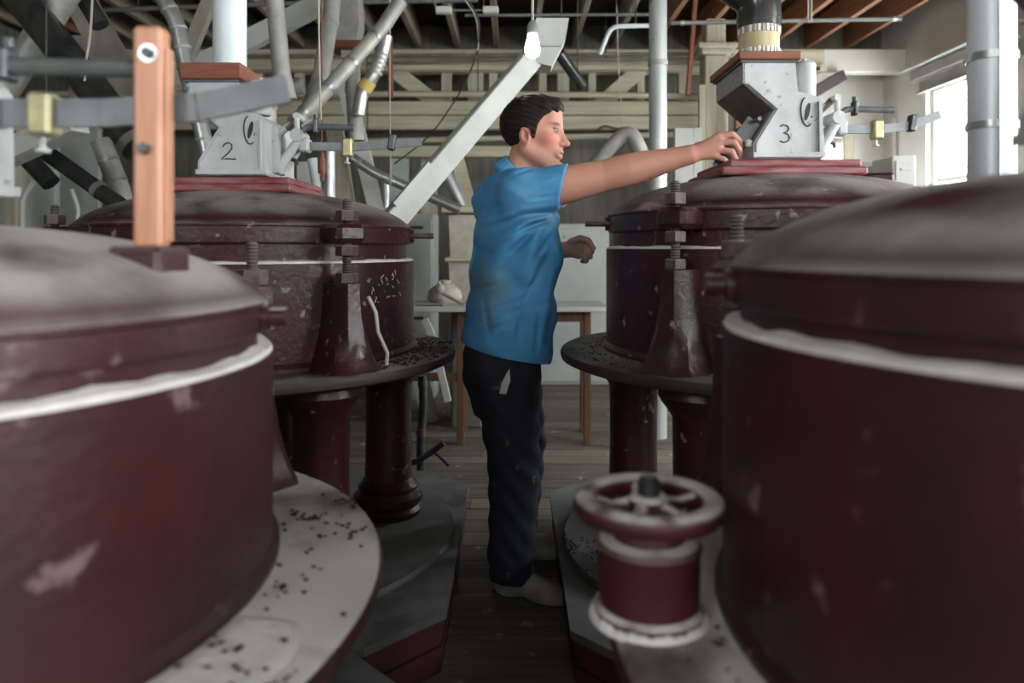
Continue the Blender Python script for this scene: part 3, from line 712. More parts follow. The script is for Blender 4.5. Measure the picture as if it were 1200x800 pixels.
# post with a moulded head
t = thing('timber_post', 'square cream post with moulded head, left of hopper 3', 'post', (P(836, 0, 6.7).x, 6.7, 0))
px = P(836, 0, 6.7).x
MB().bev((px, 6.7, 1.5), (.21, .21, 3.0), .01).build('shaft', 'cream_v', t)
MB().bev((px, 6.7, P(0, 58, 6.7).z), (.36, .34, .05), .012).bev((px, 6.7, P(0, 64, 6.7).z), (.29, .28, .05), .012).build('head', 'cream_v', t)
MB().bev((px-.13, 6.62, P(0, 165, 6.7).z), (.06, .05, 1.0), .006).build('side_batten', 'cream_v', t)
MB().bev((px, 6.7, 3.2), (.18, .18, .28), .01).build('neck', 'cream_v', t)
for u0, u1, lab in ((790, 812, 'pale board leaning behind the far right mill lid, beside the riser pipe'), (812, 822, 'narrow pale board leaning beside the square cream post')):
    solo('wall_board', MB().bev((P((u0+u1)/2, 0, 6.3).x, 6.3, P(0, 150, 6.3).z/2), ((u1-u0)*6.3/F, .04, P(0, 150, 6.3).z), .005), 'white_paint', lab, 'board')
solo('hanging_strap', MB().beam(P(806, 112, 6.0), Vector((P(815, 0, 6.0).x, 6.0, ZJ)), .03, .05), 'wood_red', 'red-brown wooden strap hanging beside the square cream post', 'strap')
solo('red_batten', MB().beam(Vector((P(866, 0, 6.4).x, 6.4, 0)), P(866, 100, 6.4)+Vector((0, 0, .15)), .07, .07), 'joist_b', 'orange-brown upright batten behind the hand at hopper 3', 'batten')

# conduits along the girder and ceiling
def conduit(label, pts, r, m='conduit', name='conduit', cat='conduit', bands=(), rad=.6, hang=()): return pipe(name, label, cat, pts, r, m, bands, 'galv', .03, rad, n=10, hang=hang)
conduit('upper of two thin conduits along the girder chord', [gp(180, 66, -.2), gp(860, 63, -.2)], .016, hang=[(0, .3), (0, .8)])
conduit('lower of two thin conduits along the girder chord', [gp(430, 74, -.2), gp(560, 70, -.2), gp(860, 69, -.2)], .014, hang=[(0, 0), (1, .5)])
conduit('cream pipe running across just above the girder planks', [gp(60, 110, -.25), gp(420, 110, -.25), gp(700, 111, -.25), gp(860, 114, -.25)], .029, 'cream', 'cross_pipe', 'pipe', hang=[(1, .5), (2, .8)])
conduit('pale pipe behind the head below the girder planks', [P(410, 166, 7.0), P(820, 157, 7.0)], .028, 'cream', 'cross_pipe', 'pipe', hang=[(0, .05), (0, .9)])
conduit('thin grey conduit crossing behind the bulb', [P(545, 18, 5.6), P(764, 17, 5.6)], .013, hang=[(0, .1), (0, .9)])
conduit('thin grey conduit to the right of the riser pipe', [P(786, 27, 5.2), P(1056, 22, 5.2)], .016, bands=[(0, .97), (0, .05)], hang=[(0, .6)])
conduit('white pipe that bends down from the joists, left of the riser pipe', [P(764, 30, 5.4), P(716, 31, 5.4), P(703, 63, 5.5)], .017, 'white_pipe', 'drop_pipe', 'pipe', hang=[(0, .4)])
conduit('grey conduit high above hopper 2 and the pipes', [P(120, 12, 5.8), P(330, 4, 5.8), P(560, 0, 5.8)], .02, hang=[(0, .2), (1, .8)])
for (u, lab) in ((520, 'left of two small white junction boxes on the ceiling'), (575, 'right of two small white junction boxes on the ceiling')):
    solo('junction_box', MB().bev(P(u, 12, 5.4), (.12, .06, .05), .008), 'white_paint', lab, 'junction box')
conduit('thin conduit joining the two small junction boxes', [P(522, 12, 5.4), P(574, 12, 5.4)], .008)
conduit('thin drop conduit above the left junction box', [P(512, 12, 5.4), P(508, 0, 5.4), P(507, -60, 5.4)], .010)
def wire(label, pts, r=.004, m='cord', name='wire', cat='wire'): return tag(MB().tube(smooth_path(pts, 5, 1.0), r, 6).build(name, m, None, True, tuple(min([Vector(p) for p in pts], key=lambda p: p.z))), label, cat)
wire('pale pull string hanging left of the white chute', [P(457, -60, 4.4), P(457, 120, 4.4), P(458, 232, 4.4)], .004, 'cord', 'pull_string', 'string')
wire('thin pull string hanging above the bracket of hopper 2', [P(373, -80, 3.4), P(374, 70, 3.4), P(376, 140, 3.4)], .004, 'cord', 'pull_string', 'string')
wire('slack wire hanging from the ceiling above the white chute', [P(550, 2, 5.0), P(562, 22, 5.0), P(560, 60, 5.1), P(545, 100, 5.3), P(505, 160, 5.6), P(462, 192, 5.8)], .006, 'cord_dk')
wire('second slack wire looping beside the ceiling wire', [P(545, 0, 5.0), P(559, 20, 5.0), P(561, 60, 5.1), P(546, 62, 5.1)], .005)
wire('thin wire dropping in front of the right girder brace', [Vector((P(722, 0, 6.4).x, 6.4, ZD)), P(725, 90, 6.4), P(732, 160, 6.4)], .005)
wire('short hooked wire on the planks right of the head', [P(700, 152, 7.06), P(708, 147, 7.06), P(722, 151, 7.06), P(731, 150, 7.06)], .010, 'cord_dk')
for i, u in enumerate((947, 951)): wire(('left', 'right')[i]+' thin rod hanging from the joists above hopper 3', [P(u, -40, 4.6), P(u, 26, 4.6)], .004)
pipe('brace_tube', 'short dark tube right of the chute head', 'tube', [P(655, 62, 5.5), P(682, 100, 5.7)], .045, 'duct', hang=[(0, .1), (0, .8)])

# tin spouts and pipes, left of the man
pipe('tin_spout', 'shiny segmented tin spout left of the white feed pipe', 'pipe', [P(165, -50, 3.4), P(188, -8, 3.4), P(208, 28, 3.4), P(219, 85, 3.4), P(236, 150, 3.4), P(243, 184, 3.4)], .037, 'galv', [(1, .55), (2, .1), (2, .5), (2, .9), (3, .3), (3, .9), (4, .4)], 'galv_dull', .012, rad=.7)
pipe('grey_pipe', 'grey sloping pipe right of the white feed pipe', 'pipe', [P(318, -60, 3.9), P(322, 0, 3.9), P(330, 85, 3.9), P(338, 118, 3.9)], .047, 'galv_dull', rad=.3)
pipe('tin_spout', 'upright dusty tin spout meeting the sloping spout', 'pipe', [P(392, -40, 4.3), P(388, 20, 4.3), P(376, 90, 4.2), P(362, 130, 4.1), P(345, 145, 4.0)], .048, 'galv_dull', [(1, .1), (2, .1), (2, .75)], 'galv_dull', .03, rad=.5)
pipe('tin_spout', 'sloping dusty tin spout running up to the right above hopper 2', 'pipe', [P(350, 140, 3.95), P(390, 98, 4.0), P(450, 30, 4.2), P(470, 0, 4.2)], .042, 'galv_dull', [(0, .2), (0, .9), (1, .35), (1, .8)], 'galv', .02, rad=.3)
pipe('flexible_hose', 'ribbed tin hose with yellow band left of the pull string', 'hose', [P(452, 42, 4.4), P(449, 58, 4.4), P(440, 85, 4.4), P(424, 108, 4.4), P(420, 135, 4.4)], .040, 'galv', [(1, .2), (1, .4), (1, .6), (1, .8), (1, 1.0)], 'galv_dull', .02)
MB().tube([P(433, 95, 4.4), P(426, 106, 4.4)], .047, 18).build('yellow_band', 'yellow', bpy.data.objects['flexible_hose'], True)
pipe('tin_spout', 'short upright tin spout below the sloping spout', 'pipe', [P(413, 68, 4.5), P(414, 110, 4.5), P(418, 165, 4.5)], .048, 'galv_dull', [(0, .2), (0, .9)], 'galv_dull', .03)
solo('tin_hopper', MB().lathe(P(408, 40, 4.7), [(.05, -.16), (.055, -.08), (.10, -.06), (.125, .05), (.125, .16), (.10, .3), (.10, 1.0)], 4, PI/4), 'galv_dull', 'small dusty tin box hopper among the spouts', 'hopper')
solo('wood_collar', MB().bev(P(408, 56, 4.7), (.22, .2, .05), .01), 'wood_red', 'red-brown wooden collar under the small tin box hopper', 'collar')
solo('upright_batten', MB().beam(P(458, 115, 5.0), P(457, 42, 5.0), .03, .04), 'wood_red', 'narrow red-brown batten behind the pull string', 'batten')
solo('roof_brace', MB().beam(P(180, 105, 5.0), P(400, -8, 5.0), .08, .13), 'white_paint', 'long white brace rising to the right behind the white feed pipe', 'brace')
solo('roof_brace', MB().beam(P(60, -60, 5.2), P(178, 150, 5.2), .08, .20), 'brace', 'broad dusty brace falling to the right behind the orange post', 'brace')
solo('roof_brace', MB().beam(P(205, 100, 4.6), P(255, -20, 4.6), .06, .08), 'brace', 'slim dusty brace behind the shiny tin spout', 'brace')
solo('cut_beam', MB().beam(P(-60, 212, 3.4), P(92, 142, 3.2), .10, .10, bevel=.004), 'white_paint', 'pale square beam with sawn end, at left above the near mill', 'beam')
solo('upright_board', MB().bev(P(100, 150, 6.3)+Vector((0, 0, -.9)), (.26, .06, 3.4), .006), 'brace', 'wide dusty upright board behind the orange post', 'board')
pipe('black_duct', 'large dark duct sloping down behind the near left scale bars', 'duct', [P(-10, -45, 3.9), P(165, 175, 3.7)], .085, 'duct', [(0, .97)], 'galv', .05)
pipe('black_duct', 'thin dark duct in the top left corner', 'duct', [P(70, -50, 4.2), P(118, 30, 4.2)], .05, 'duct')
pipe('tin_spout', 'dusty tin spout leaning right in the top left corner', 'pipe', [P(110, -60, 4.0), P(40, 50, 4.0), P(-10, 130, 4.0)], .075, 'galv_dull')
pipe('black_duct', 'small dark duct with a collar above the far left mill lid', 'duct', [P(45, 172, 3.6), P(140, 240, 3.5)], .04, 'duct', [(0, .75)], 'galv', .03, hang=[(0, .1)])
pipe('black_duct', 'dark duct behind the small collared duct', 'duct', [P(-10, 140, 4.4), P(60, 215, 4.4)], .055, 'duct')
pipe('tin_spout', 'dull tin spout between the ducts and the orange post', 'pipe', [P(118, 165, 4.1), P(150, 245, 4.1), Vector((P(158, 0, 4.1).x, 4.1, 0))], .055, 'galv_dull', [(0, .3), (0, .6)], 'galv', .015)
pipe('tin_spout', 'thick tin stub right of the feed cup of hopper 2', 'pipe', [Vector((P(312, 0, 3.6).x, 3.6, 0)), P(312, 112, 3.6), P(318, 96, 3.6)], .05, 'galv_dull', [(0, .97)], 'galv_dull', .02)
wire('thin cord with a knot hanging behind the near left scale bars', [P(110, -40, 3.6), P(106, 40, 3.6), P(101, 70, 3.6), P(99, 95, 3.6)], .006)
pipe('tin_spout', 'dusty tin arm curving off behind the bracket of hopper 2', 'pipe', [P(355, 100, 4.4), P(330, 105, 4.4), P(300, 130, 4.4), Vector((P(292, 0, 4.4).x, 4.4, 0))], .05, 'galv_dull')

# far end wall furniture, left
for i, (u0, u1, v0, v1, Y, m, lab) in enumerate((
        (-40, 20, 160, 300, 5.8, 'panel', 'pale green panel at the far left edge under the sawn beam'),
        (26, 68, 160, 300, 5.6, 'panel', 'pale green panel left of the clamp bolt of mill 2'),
        (72, 118, 150, 300, 6.0, 'panel', 'pale green panel behind the small collared duct'))):
    solo('wall_panel', MB().bev((P((u0+u1)/2, 0, Y).x, Y, P(0, v0, Y).z/2), ((u1-u0)*Y/F, .06, P(0, v0, Y).z), .006), m, lab, 'panel')
solo('timber_upright', MB().bev((P(17, 0, 5.2).x, 5.2, 1.15), (.10, .12, 2.3), .008), 'cream_v', 'dusty upright timber between the pale green panels', 'post')
pipe('handrail', 'bent white rail in front of the pale green panels', 'rail', [P(84, 222, 5.0), P(92, 245, 5.0), P(90, 258, 5.0), Vector((P(90, 0, 5.0).x, 5.0, 0))], .014, 'white_paint')
pipe('handrail', 'short white slanting rail beside the dusty upright timber', 'rail', [Vector((P(26, 0, 5.0).x, 5.0, 0)), P(26, 232, 5.0), P(39, 212, 5.0)], .018, 'white_paint')
# A-frame and clutter between mill 2 and the man
for a, b, w, Y, m, lab in (((404, 98), (446, 262), .11, 5.2, 'white_paint', 'white sloping leg of the frame behind the scale of hopper 2'),
                        ((392, 150), (410, 262), .12, 5.3, 'cream_v', 'dusty upright leg behind the scale of hopper 2'),
                        ((534, 178), (556, 262), .10, 5.6, 'cream', 'cream sloping leg touching the back of the man'),
                        ((358, 190), (358, 262), .10, 5.0, 'white_paint', 'white upright just right of hopper 2'),
                        ((468, 176), (468, 262), .16, 6.4, 'panel', 'pale grey upright behind the foot of the white chute'),
                        ((503, 178), (503, 300), .14, 6.5, 'cream_v', 'dusty upright right of the foot of the white chute')):
    solo('frame_leg', MB().beam(P(*a, Y), P(*a, Y)+(P(*b, Y)-P(*a, Y))*(P(*a, Y).z/(P(*a, Y).z-P(*b, Y).z)), .06, w, up=(1, 0, .2)), m, lab, 'leg')
solo('low_beam', MB().bev(((P(400, 0, 6.3).x+P(640, 0, 6.3).x)/2, 6.3, P(0, 178, 6.3).z), ((640-400)*6.3/F, .1, 13*6.3/F), .01), 'cream', 'cracked cream beam behind the shoulders of the man', 'beam')
pipe('tin_spout', 'thin tin spout sloping down behind the foot of the white chute', 'pipe', [P(402, 178, 5.0), P(440, 203, 5.0), P(498, 228, 5.0), P(540, 246, 5.0)], .035, 'galv', [(0, .5), (1, .3), (1, .7)], 'galv_dull', .03, rad=.3)
pipe('tin_spout', 'shiny tin spout just left of the back of the man', 'pipe', [P(520, 195, 5.2), P(545, 248, 5.2)], .042, 'galv', [(0, .95)], 'galv', .04)
pipe('tin_spout', 'upright thin tin pipe behind the lid of mill 2', 'pipe', [P(452, 205, 5.2), Vector((P(451, 0, 5.2).x, 5.2, 0))], .03, 'galv')
pipe('tin_spout', 'upright tin pipe right of the bracket of hopper 2', 'pipe', [P(386, 178, 4.2), Vector((P(388, 0, 4.2).x, 4.2, 0))], .035, 'galv')
pipe('tin_spout', 'slanting tin pipe below the bracket of hopper 2', 'pipe', [P(366, 186, 4.2), P(374, 235, 4.2), Vector((P(376, 0, 4.2).x, 4.2, 0))], .03, 'white_pipe')
solo('pull_rod', MB().tube([Vector((P(377, 0, 4.0).x, 4.0, ZD)), P(377, 180, 4.0)], .004, 6).tube([P(377, 179, 4.0), P(378, 212, 4.0)], .012, 8).tube([P(377, 186, 4.0), P(377.5, 203, 4.0)], .022, 10), 'wood_red', 'red wooden pull rod hanging below the bracket of hopper 2', 'rod', smooth=True)
# grey cabinets and pale bins behind mill 2
def cabinet(name, label, cat, u0, u1, v0, Y, depth, m, doors=2, handle='steel', v1=None):
    x0, x1 = P(u0, 0, Y).x, P(u1, 0, Y).x; z1 = P(0, v0, Y).z; z0 = 0 if v1 is None else max(0, P(0, v1, Y).z)
    t = thing(name, label, cat, ((x0+x1)/2, Y+depth/2, z0))
    MB().bev(((x0+x1)/2, Y+depth/2+.01, (z0+z1)/2), (x1-x0, depth, z1-z0), .008).build('carcass', m, t)
    for i in range(doors):
        zz0 = z0+.03+(z1-z0-.06)*i/doors; zz1 = z0+.03+(z1-z0-.06)*(i+1)/doors-.015
        d = MB().bev(((x0+x1)/2, Y, (zz0+zz1)/2), (x1-x0-.03, .022, zz1-zz0), .005).build('door', m, t)
        MB().bev(((x0+x1)/2, Y-.02, zz1-.07), (min(.16, (x1-x0)*.5), .02, .025), .004).build('handle', handle, d)
    return t
cabinet('steel_cabinet', 'tall grey-green cabinet behind the right edge of mill 2', 'cabinet', 462, 508, 250, 5.9, .4, 'panel', 2, 'steel')
cabinet('steel_cabinet', 'pale grey-green cabinet behind the curled left hand', 'cabinet', 628, 714, 262, 6.6, .5, 'panel', 1, 'panel')
t = thing('flour_bin', 'stack of two pale flour bins behind the back of the man', 'bin', (P(545, 0, 5.0).x, 5.2, 0))
bx, bw_ = P(546, 0, 5.0).x, 46*5.0/F
MB().bev((bx, 5.2, P(0, 245, 5.0).z), (bw_+.08, .42, .05), .01).build('top_ledge', 'cream', t)
MB().lathe((bx, 5.2, 0), [(bw_*.60, P(0, 305, 5).z+.01), (bw_*.66, P(0, 251, 5).z)], 4, PI/4).build('upper_bin', 'burlap', t)
MB().lathe((bx, 5.2, 0), [(bw_*.58, P(0, 360, 5).z+.02), (bw_*.66, P(0, 304, 5).z)], 4, PI/4).build('lower_bin', 'burlap', t)
MB().bev((bx, 5.2, P(0, 304, 5).z), (bw_+.03, .37, .03), .008).build('bin_rim', 'cream', t)
MB().bev((bx, 5.2, P(0, 362, 5).z/2), (bw_*.8, .33, P(0, 362, 5).z), .01).build('stand', 'wall_back', t)
solo('lever_rod', MB().tube([P(514, 330, 4.7), P(516, 342, 4.7), P(545, 358, 4.6)], .012, 8).sphere(P(515, 338, 4.68), .035), 'galv_dull', 'hand lever with a round knob lying on the white table', 'lever', smooth=True)
solo('flour_sack', MB().lathe((P(521, 0, 4.85).x, 4.85, .886), [(.10, 0), (.12, .03), (.105, .08), (.06, .115), (.035, .125), (.045, .145), (.015, .15)], 14), 'burlap', 'small slumped pale sack standing on the white table', 'sack', smooth=True)
# white topped table behind the man
zt = .885; Yt0, Yt1 = 4.45, 5.0
t = thing('work_table', 'white topped work table with thin brown legs behind the man', 'table', (0, 4.72, 0))
MB().bev((-.03, 4.72, zt-.015), (1.26, Yt1-Yt0, .03), .004).build('table_top', 'white_paint', t)
for u in (540, 688):
    MB().bev((P(u, 0, 4.6).x, 4.6, (zt-.03)/2), (.045, .045, zt-.03), .004).build('leg', 'brown_leg', t)
    MB().bev((P(u, 0, 4.6).x*1.02, 4.93, (zt-.03)/2), (.045, .045, zt-.03), .004).build('leg', 'brown_leg', t)
MB().bev((P(614, 0, 4.6).x, 4.6, zt-.07), ((688-540)*4.6/F, .025, .07), .003).build('apron', 'brown_leg', t)
MB().bev((-.60, 4.6, .43), (.62, .03, .05), .003).build('stretcher', 'brown_leg', t)
solo('table_strut', MB().beam(P(498, 374, 4.45), P(508, 398, 4.45), .04, .04).beam(P(508, 398, 4.45), P(525, 470, 4.45), .04, .04), 'white_paint', 'pale strut leaning under the left end of the white table', 'strut')
solo('dark_ruler', MB().bev(P(503, 357, 4.55)+Vector((0, 0, -.01)), (.17, .04, .02), .003), 'cord_dk', 'dark flat bar lying on the left end of the white table', 'bar')
# valve and lever below mill 2
pipe('valve_pipe', 'thin upright valve pipe under the right edge of mill 2', 'pipe', [P(495, 440, 3.5), P(496, 470, 3.5), P(493, 510, 3.5), Vector((P(493, 0, 3.5).x, 3.5, 0))], .020, 'steel', [(0, .3), (1, .9)], 'bolt', .03)
solo('release_lever', MB().tube([P(455, 548, 3.1), P(490, 540, 3.1), P(508, 528, 3.1), P(520, 519, 3.1)], .013, 8).tube([P(508, 528, 3.1), P(526, 545, 3.1)], .008, 8), 'steel', 'bent steel lever sticking out from the column of mill 2', 'lever', smooth=True)
solo('toe_block', MB().bev((P(500, 0, 3.62).x, 3.62, .05), (.12, .14, .10), .01), 'sub', 'small dark block on the floor behind mill 2', 'block')

# right wall: blind, conduit, appliance, shelf
t = thing('roller_blind', 'grey roller blind above the bright right window', 'blind', (XR-.1, 6.1, 2.72))
MB().bev((XR-.06, 6.12, 2.86), (.10, 1.5, .10), .01).build('blind_box', 'blind', t)
MB().bev((XR-.03, 6.12, 2.77), (.02, 1.42, .13), .004).build('blind_cloth', 'blind', t)
MB().bev((XR-.05, 6.12, 2.70), (.03, 1.42, .02), .004).build('bottom_rail', 'blind', t)
MB().bev((XR-.09, 6.12, 2.925), (.16, 1.56, .02), .004).build('cover_strip', 'white_paint', t)
wx_ = XR-.02
pipe('wall_conduit', 'thin upright conduit on the plaster near the back corner', 'conduit', [(wx_, 7.3, 1.0), (wx_, 7.3, 2.55)], .018, 'wall')
cabinet('metal_cabinet', 'long low grey metal box under the right wall conduit', 'cabinet', 1003, 1052, 188, 6.3, .9, 'grey_box', 1, 'grey_box')
cabinet('white_cabinet', 'small white enamel cabinet left of the bright window', 'cabinet', 1047, 1074, 182, 5.9, .35, 'appliance', 1, 'appliance')
solo('door_casing', MB().bev((P(994, 0, 7.5).x, 7.5, 1.25), (.11, .05, 2.5), .006), 'cream_v', 'cream upright casing beside the small back window', 'casing')
solo('tilted_prop', MB().beam(P(930, 122, 6.9), P(988, 88, 7.1), .06, .10), 'deck', 'dark slanting prop under the cream end beam', 'prop')
tag(MB().bev((XR-.012, (YF+YB)/2, .08), (.024, YB-YF-.02, .16), .004).build('baseboard_right', 'white_paint', None, False, (XR, 2, 0)), kind='structure')

# ------------------------------------------------------------------ the man: implicit surfaces polygonised with surface nets
class SDF:
    def __init__(s, lo, hi, h):
        s.lo = np.array(lo, float); s.h = h
        s.n = np.ceil((np.array(hi)-s.lo)/h).astype(int)+1
        s.d = np.full(s.n, .2, np.float32)
        s.ax = [(s.lo[i]+h*np.arange(s.n[i])).astype(np.float32) for i in range(3)]
    def region(s, lo, hi):
        a = np.maximum(np.floor((np.array(lo)-s.lo)/s.h).astype(int), 0); b = np.minimum(np.ceil((np.array(hi)-s.lo)/s.h).astype(int)+1, s.n)
        sl = tuple(slice(int(a[i]), int(max(b[i], a[i]))) for i in range(3))
        g = np.meshgrid(*[s.ax[i][sl[i]] for i in range(3)], indexing='ij', sparse=True)
        return sl, g
    def put(s, sl, e, k, sub=False):
        c = s.d[sl]
        if sub: e = -e; m = np.maximum(c, e); 
        else: m = np.minimum(c, e)
        if k > 0:
            h = np.maximum(k-np.abs(c-e), 0)/k; q = h*h*k*.25
            m = m+q if sub else m-q
        s.d[sl] = m
    def cone(s, a, b, ra, rb, k=.01, sub=False, cut=None):
        a = np.array(a, float); b = np.array(b, float); R = max(ra, rb)+k+.02
        sl, (x, y, z) = s.region(np.minimum(a, b)-R, np.maximum(a, b)+R)
        ba = b-a; L2 = float(ba@ba)
        t = np.clip(((x-a[0])*ba[0]+(y-a[1])*ba[1]+(z-a[2])*ba[2])/max(L2, 1e-9), 0, 1)
        e = np.sqrt((x-a[0]-t*ba[0])**2+(y-a[1]-t*ba[1])**2+(z-a[2]-t*ba[2])**2)-(ra+(rb-ra)*t)
        if cut is not None:
            p, n = cut; n = np.array(n, float)/np.linalg.norm(n)
            e = np.maximum(e, (x-p[0])*n[0]+(y-p[1])*n[1]+(z-p[2])*n[2])
        s.put(sl, e.astype(np.float32), k, sub)
    def chain(s, pts, rs, k=.008):
        A = np.array([list(p) for p in pts]); R = max(rs)+k+.02; e = None
        sl, (x, y, z) = s.region(A.min(0)-R, A.max(0)+R)
        for i in range(len(pts)-1):
            a, b = A[i], A[i+1]; ba = b-a
            t = np.clip(((x-a[0])*ba[0]+(y-a[1])*ba[1]+(z-a[2])*ba[2])/max(float(ba@ba), 1e-9), 0, 1)
            q = np.sqrt((x-a[0]-t*ba[0])**2+(y-a[1]-t*ba[1])**2+(z-a[2]-t*ba[2])**2)-(rs[i]+(rs[i+1]-rs[i])*t)
            e = q if e is None else np.minimum(e, q)
        s.put(sl, e.astype(np.float32), k)
    def ell(s, c, r, R=None, k=.01, sub=False, ext=None):
        c = np.array(c, float); r = np.array(r, float); m = max(r)+k+.02
        sl, (x, y, z) = s.region(c-m, c+m)
        x, y, z = x-c[0], y-c[1], z-c[2]
        if R is not None:
            R = np.array(R); x, y, z = R[0, 0]*x+R[1, 0]*y+R[2, 0]*z, R[0, 1]*x+R[1, 1]*y+R[2, 1]*z, R[0, 2]*x+R[1, 2]*y+R[2, 2]*z
        k0 = np.sqrt((x/r[0])**2+(y/r[1])**2+(z/r[2])**2); k1 = np.sqrt((x/r[0]**2)**2+(y/r[1]**2)**2+(z/r[2]**2)**2)+1e-6
        e = k0*(k0-1)/k1
        if ext is not None: e = np.maximum(e, ext(x, y, z))
        s.put(sl, e.astype(np.float32), k, sub)
    def stack(s, rows, k=.02, zpad=.0):       # rows: (z, cx, cy, ra, rb, yaw): superellipse sections
        rows = sorted(rows); Z = [r[0] for r in rows]
        cols = list(zip(*rows)); m = max(max(cols[3]), max(cols[4]))+k+.03
        lo = (min(cols[1])-m, min(cols[2])-m, Z[0]-k-.02); hi = (max(cols[1])+m, max(cols[2])+m, Z[-1]+k+.02)
        sl, (x, y, z) = s.region(lo, hi)
        zi = np.clip(z, Z[0], Z[-1])
        f = lambda j: np.interp(zi, Z, cols[j]).astype(np.float32)
        cx, cy, ra, rb, yw = f(1), f(2), f(3), f(4), f(5)
        dx, dy = x-cx, y-cy; cs, sn = np.cos(yw), np.sin(yw)
        px, py = dx*cs+dy*sn, -dx*sn+dy*cs
        q = ((np.abs(px)/ra)**2.3+(np.abs(py)/rb)**2.3)**(1/2.3)
        e = (q-1)*np.minimum(ra, rb)
        e = np.maximum(e, np.maximum(Z[0]-z, z-Z[-1]))
        s.put(sl, e.astype(np.float32), k)
    def full(s): return np.meshgrid(*s.ax, indexing='ij', sparse=True)
    def mesh(s):
        d = s.d; ins = d < 0; nx, ny, nz = d.shape
        cnt = np.zeros((nx-1, ny-1, nz-1), np.int8)
        for i in (0, 1):
            for j in (0, 1):
                for k in (0, 1): cnt += ins[i:nx-1+i, j:ny-1+j, k:nz-1+k]
        mixed = (cnt > 0) & (cnt < 8); ijk = np.argwhere(mixed)
        idx = np.full(cnt.shape, -1, np.int64); idx[mixed] = np.arange(len(ijk))
        acc = np.zeros((len(ijk), 3)); num = np.zeros(len(ijk))
        cr = [(0, 0, 0), (1, 0, 0), (0, 1, 0), (1, 1, 0), (0, 0, 1), (1, 0, 1), (0, 1, 1), (1, 1, 1)]
        val = [d[ijk[:, 0]+c[0], ijk[:, 1]+c[1], ijk[:, 2]+c[2]] for c in cr]
        for a in range(8):
            for b in range(a+1, 8):
                if sum(abs(cr[a][q]-cr[b][q]) for q in range(3)) != 1: continue
                m = (val[a] < 0) != (val[b] < 0)
                t = np.where(m, val[a]/np.where(m, val[a]-val[b], 1), 0)
                for q in range(3): acc[:, q] += np.where(m, cr[a][q]+(cr[b][q]-cr[a][q])*t, 0)
                num += m
        V = s.lo+(ijk+acc/num[:, None])*s.h
        Q = []
        for ax in range(3):
            o = [1, 1, 1]; sl0 = [slice(1, n-1) for n in d.shape]; sl1 = list(sl0)
            sl0[ax] = slice(0, d.shape[ax]-1); sl1[ax] = slice(1, d.shape[ax])
            A = ins[tuple(sl0)]; B = ins[tuple(sl1)]; e = np.argwhere(A != B); fw = A[tuple(e.T)]
            off = np.array([1, 1, 1]); off[ax] = 0; e = e+off
            u, v = (ax+1) % 3, (ax+2) % 3
            def cell(du, dv): w = e.copy(); w[:, u] += du; w[:, v] += dv; return idx[tuple(w.T)]
            q = np.stack([cell(-1, -1), cell(0, -1), cell(0, 0), cell(-1, 0)], 1)
            q[~fw] = q[~fw][:, ::-1]; Q.append(q)
        return V, np.concatenate(Q)
def relax(V, Q, it=1, lam=.5):
    for _ in range(it):
        S_ = np.zeros_like(V); n = np.zeros(len(V))
        for i in range(4):
            np.add.at(S_, Q[:, i], V[Q[:, (i+1) % 4]]); np.add.at(n, Q[:, i], 1)
            np.add.at(S_, Q[:, (i+1) % 4], V[Q[:, i]]); np.add.at(n, Q[:, (i+1) % 4], 1)
        V = V+(S_/n[:, None]-V)*lam
    return V
def sdf_obj(name, V, Q, m, parent):
    me = bpy.data.meshes.new(name); L = V-np.array(ORG[parent.name])
    me.vertices.add(len(V)); me.vertices.foreach_set('co', L.astype(np.float32).ravel())
    me.loops.add(len(Q)*4); me.loops.foreach_set('vertex_index', Q.astype(np.int32).ravel())
    me.polygons.add(len(Q)); me.polygons.foreach_set('loop_start', np.arange(0, len(Q)*4, 4, dtype=np.int32))
    me.update(calc_edges=True); me.validate()
    me.polygons.foreach_set('use_smooth', np.ones(len(me.polygons), bool))
    me.materials.append(M[m]); o = bpy.data.objects.new(name, me); link(o, parent); ORG[o.name] = ORG[parent.name]
    return o

man = thing('person', 'man in a blue polo shirt and dark trousers reaching to hopper 3', 'person', (.02, 2.68, 0))
# joints
SH = Vector((.045, 2.585, 1.440)); EL = P(709, 206, 2.54); WR = P(809, 181, 2.48)
SL = Vector((-.085, 2.885, 1.44)); ELl = Vector((-.05, 3.00, 1.20)); WRl = P(666, 292, 2.92)
HC = Vector((P(628, 0, 2.69).x, 2.69, 1.672)); HY = D(-20); hs = 1.085
Rz = Matrix.Rotation(HY, 3, 'Z') @ Matrix.Rotation(D(3), 3, 'Y')
def hp(x, y, z): return HC + Rz @ (Vector((x, y, z))*hs)
Rn = np.array(Rz)
def hr(*r): return [q*hs for q in r]

body = SDF((-.30, 2.36, .88), (.90, 3.10, 1.84), .0033)
# torso core (inside the shirt) and neck
body.stack([(.9, -.02, 2.71, .10, .14, D(28)), (1.15, .0, 2.72, .11, .15, D(28)), (1.35, .015, 2.725, .11, .16, D(28)), (1.44, .015, 2.73, .09, .13, D(28))], .02)
body.cone((-.02, 2.74, 1.40), SH, .06, .06, .03); body.cone((-.02, 2.74, 1.40), SL, .06, .06, .03)
body.cone((.005, 2.72, 1.44), hp(-.035, 0, -.07), .064, .056, .03)
body.cone((.03, 2.71, 1.46), hp(.01, 0, -.085), .05, .045, .02)
# reaching right arm
mid = SH.lerp(EL, .55)
fm = EL.lerp(WR, .30)
body.chain([SH, SH.lerp(EL, .3), SH.lerp(EL, .55), SH.lerp(EL, .8), EL, EL.lerp(WR, .15), EL.lerp(WR, .3), EL.lerp(WR, .5), EL.lerp(WR, .7), EL.lerp(WR, .88), WR], [.064, .066, .066, .061, .056, .0575, .0575, .051, .043, .036, .034], .02)
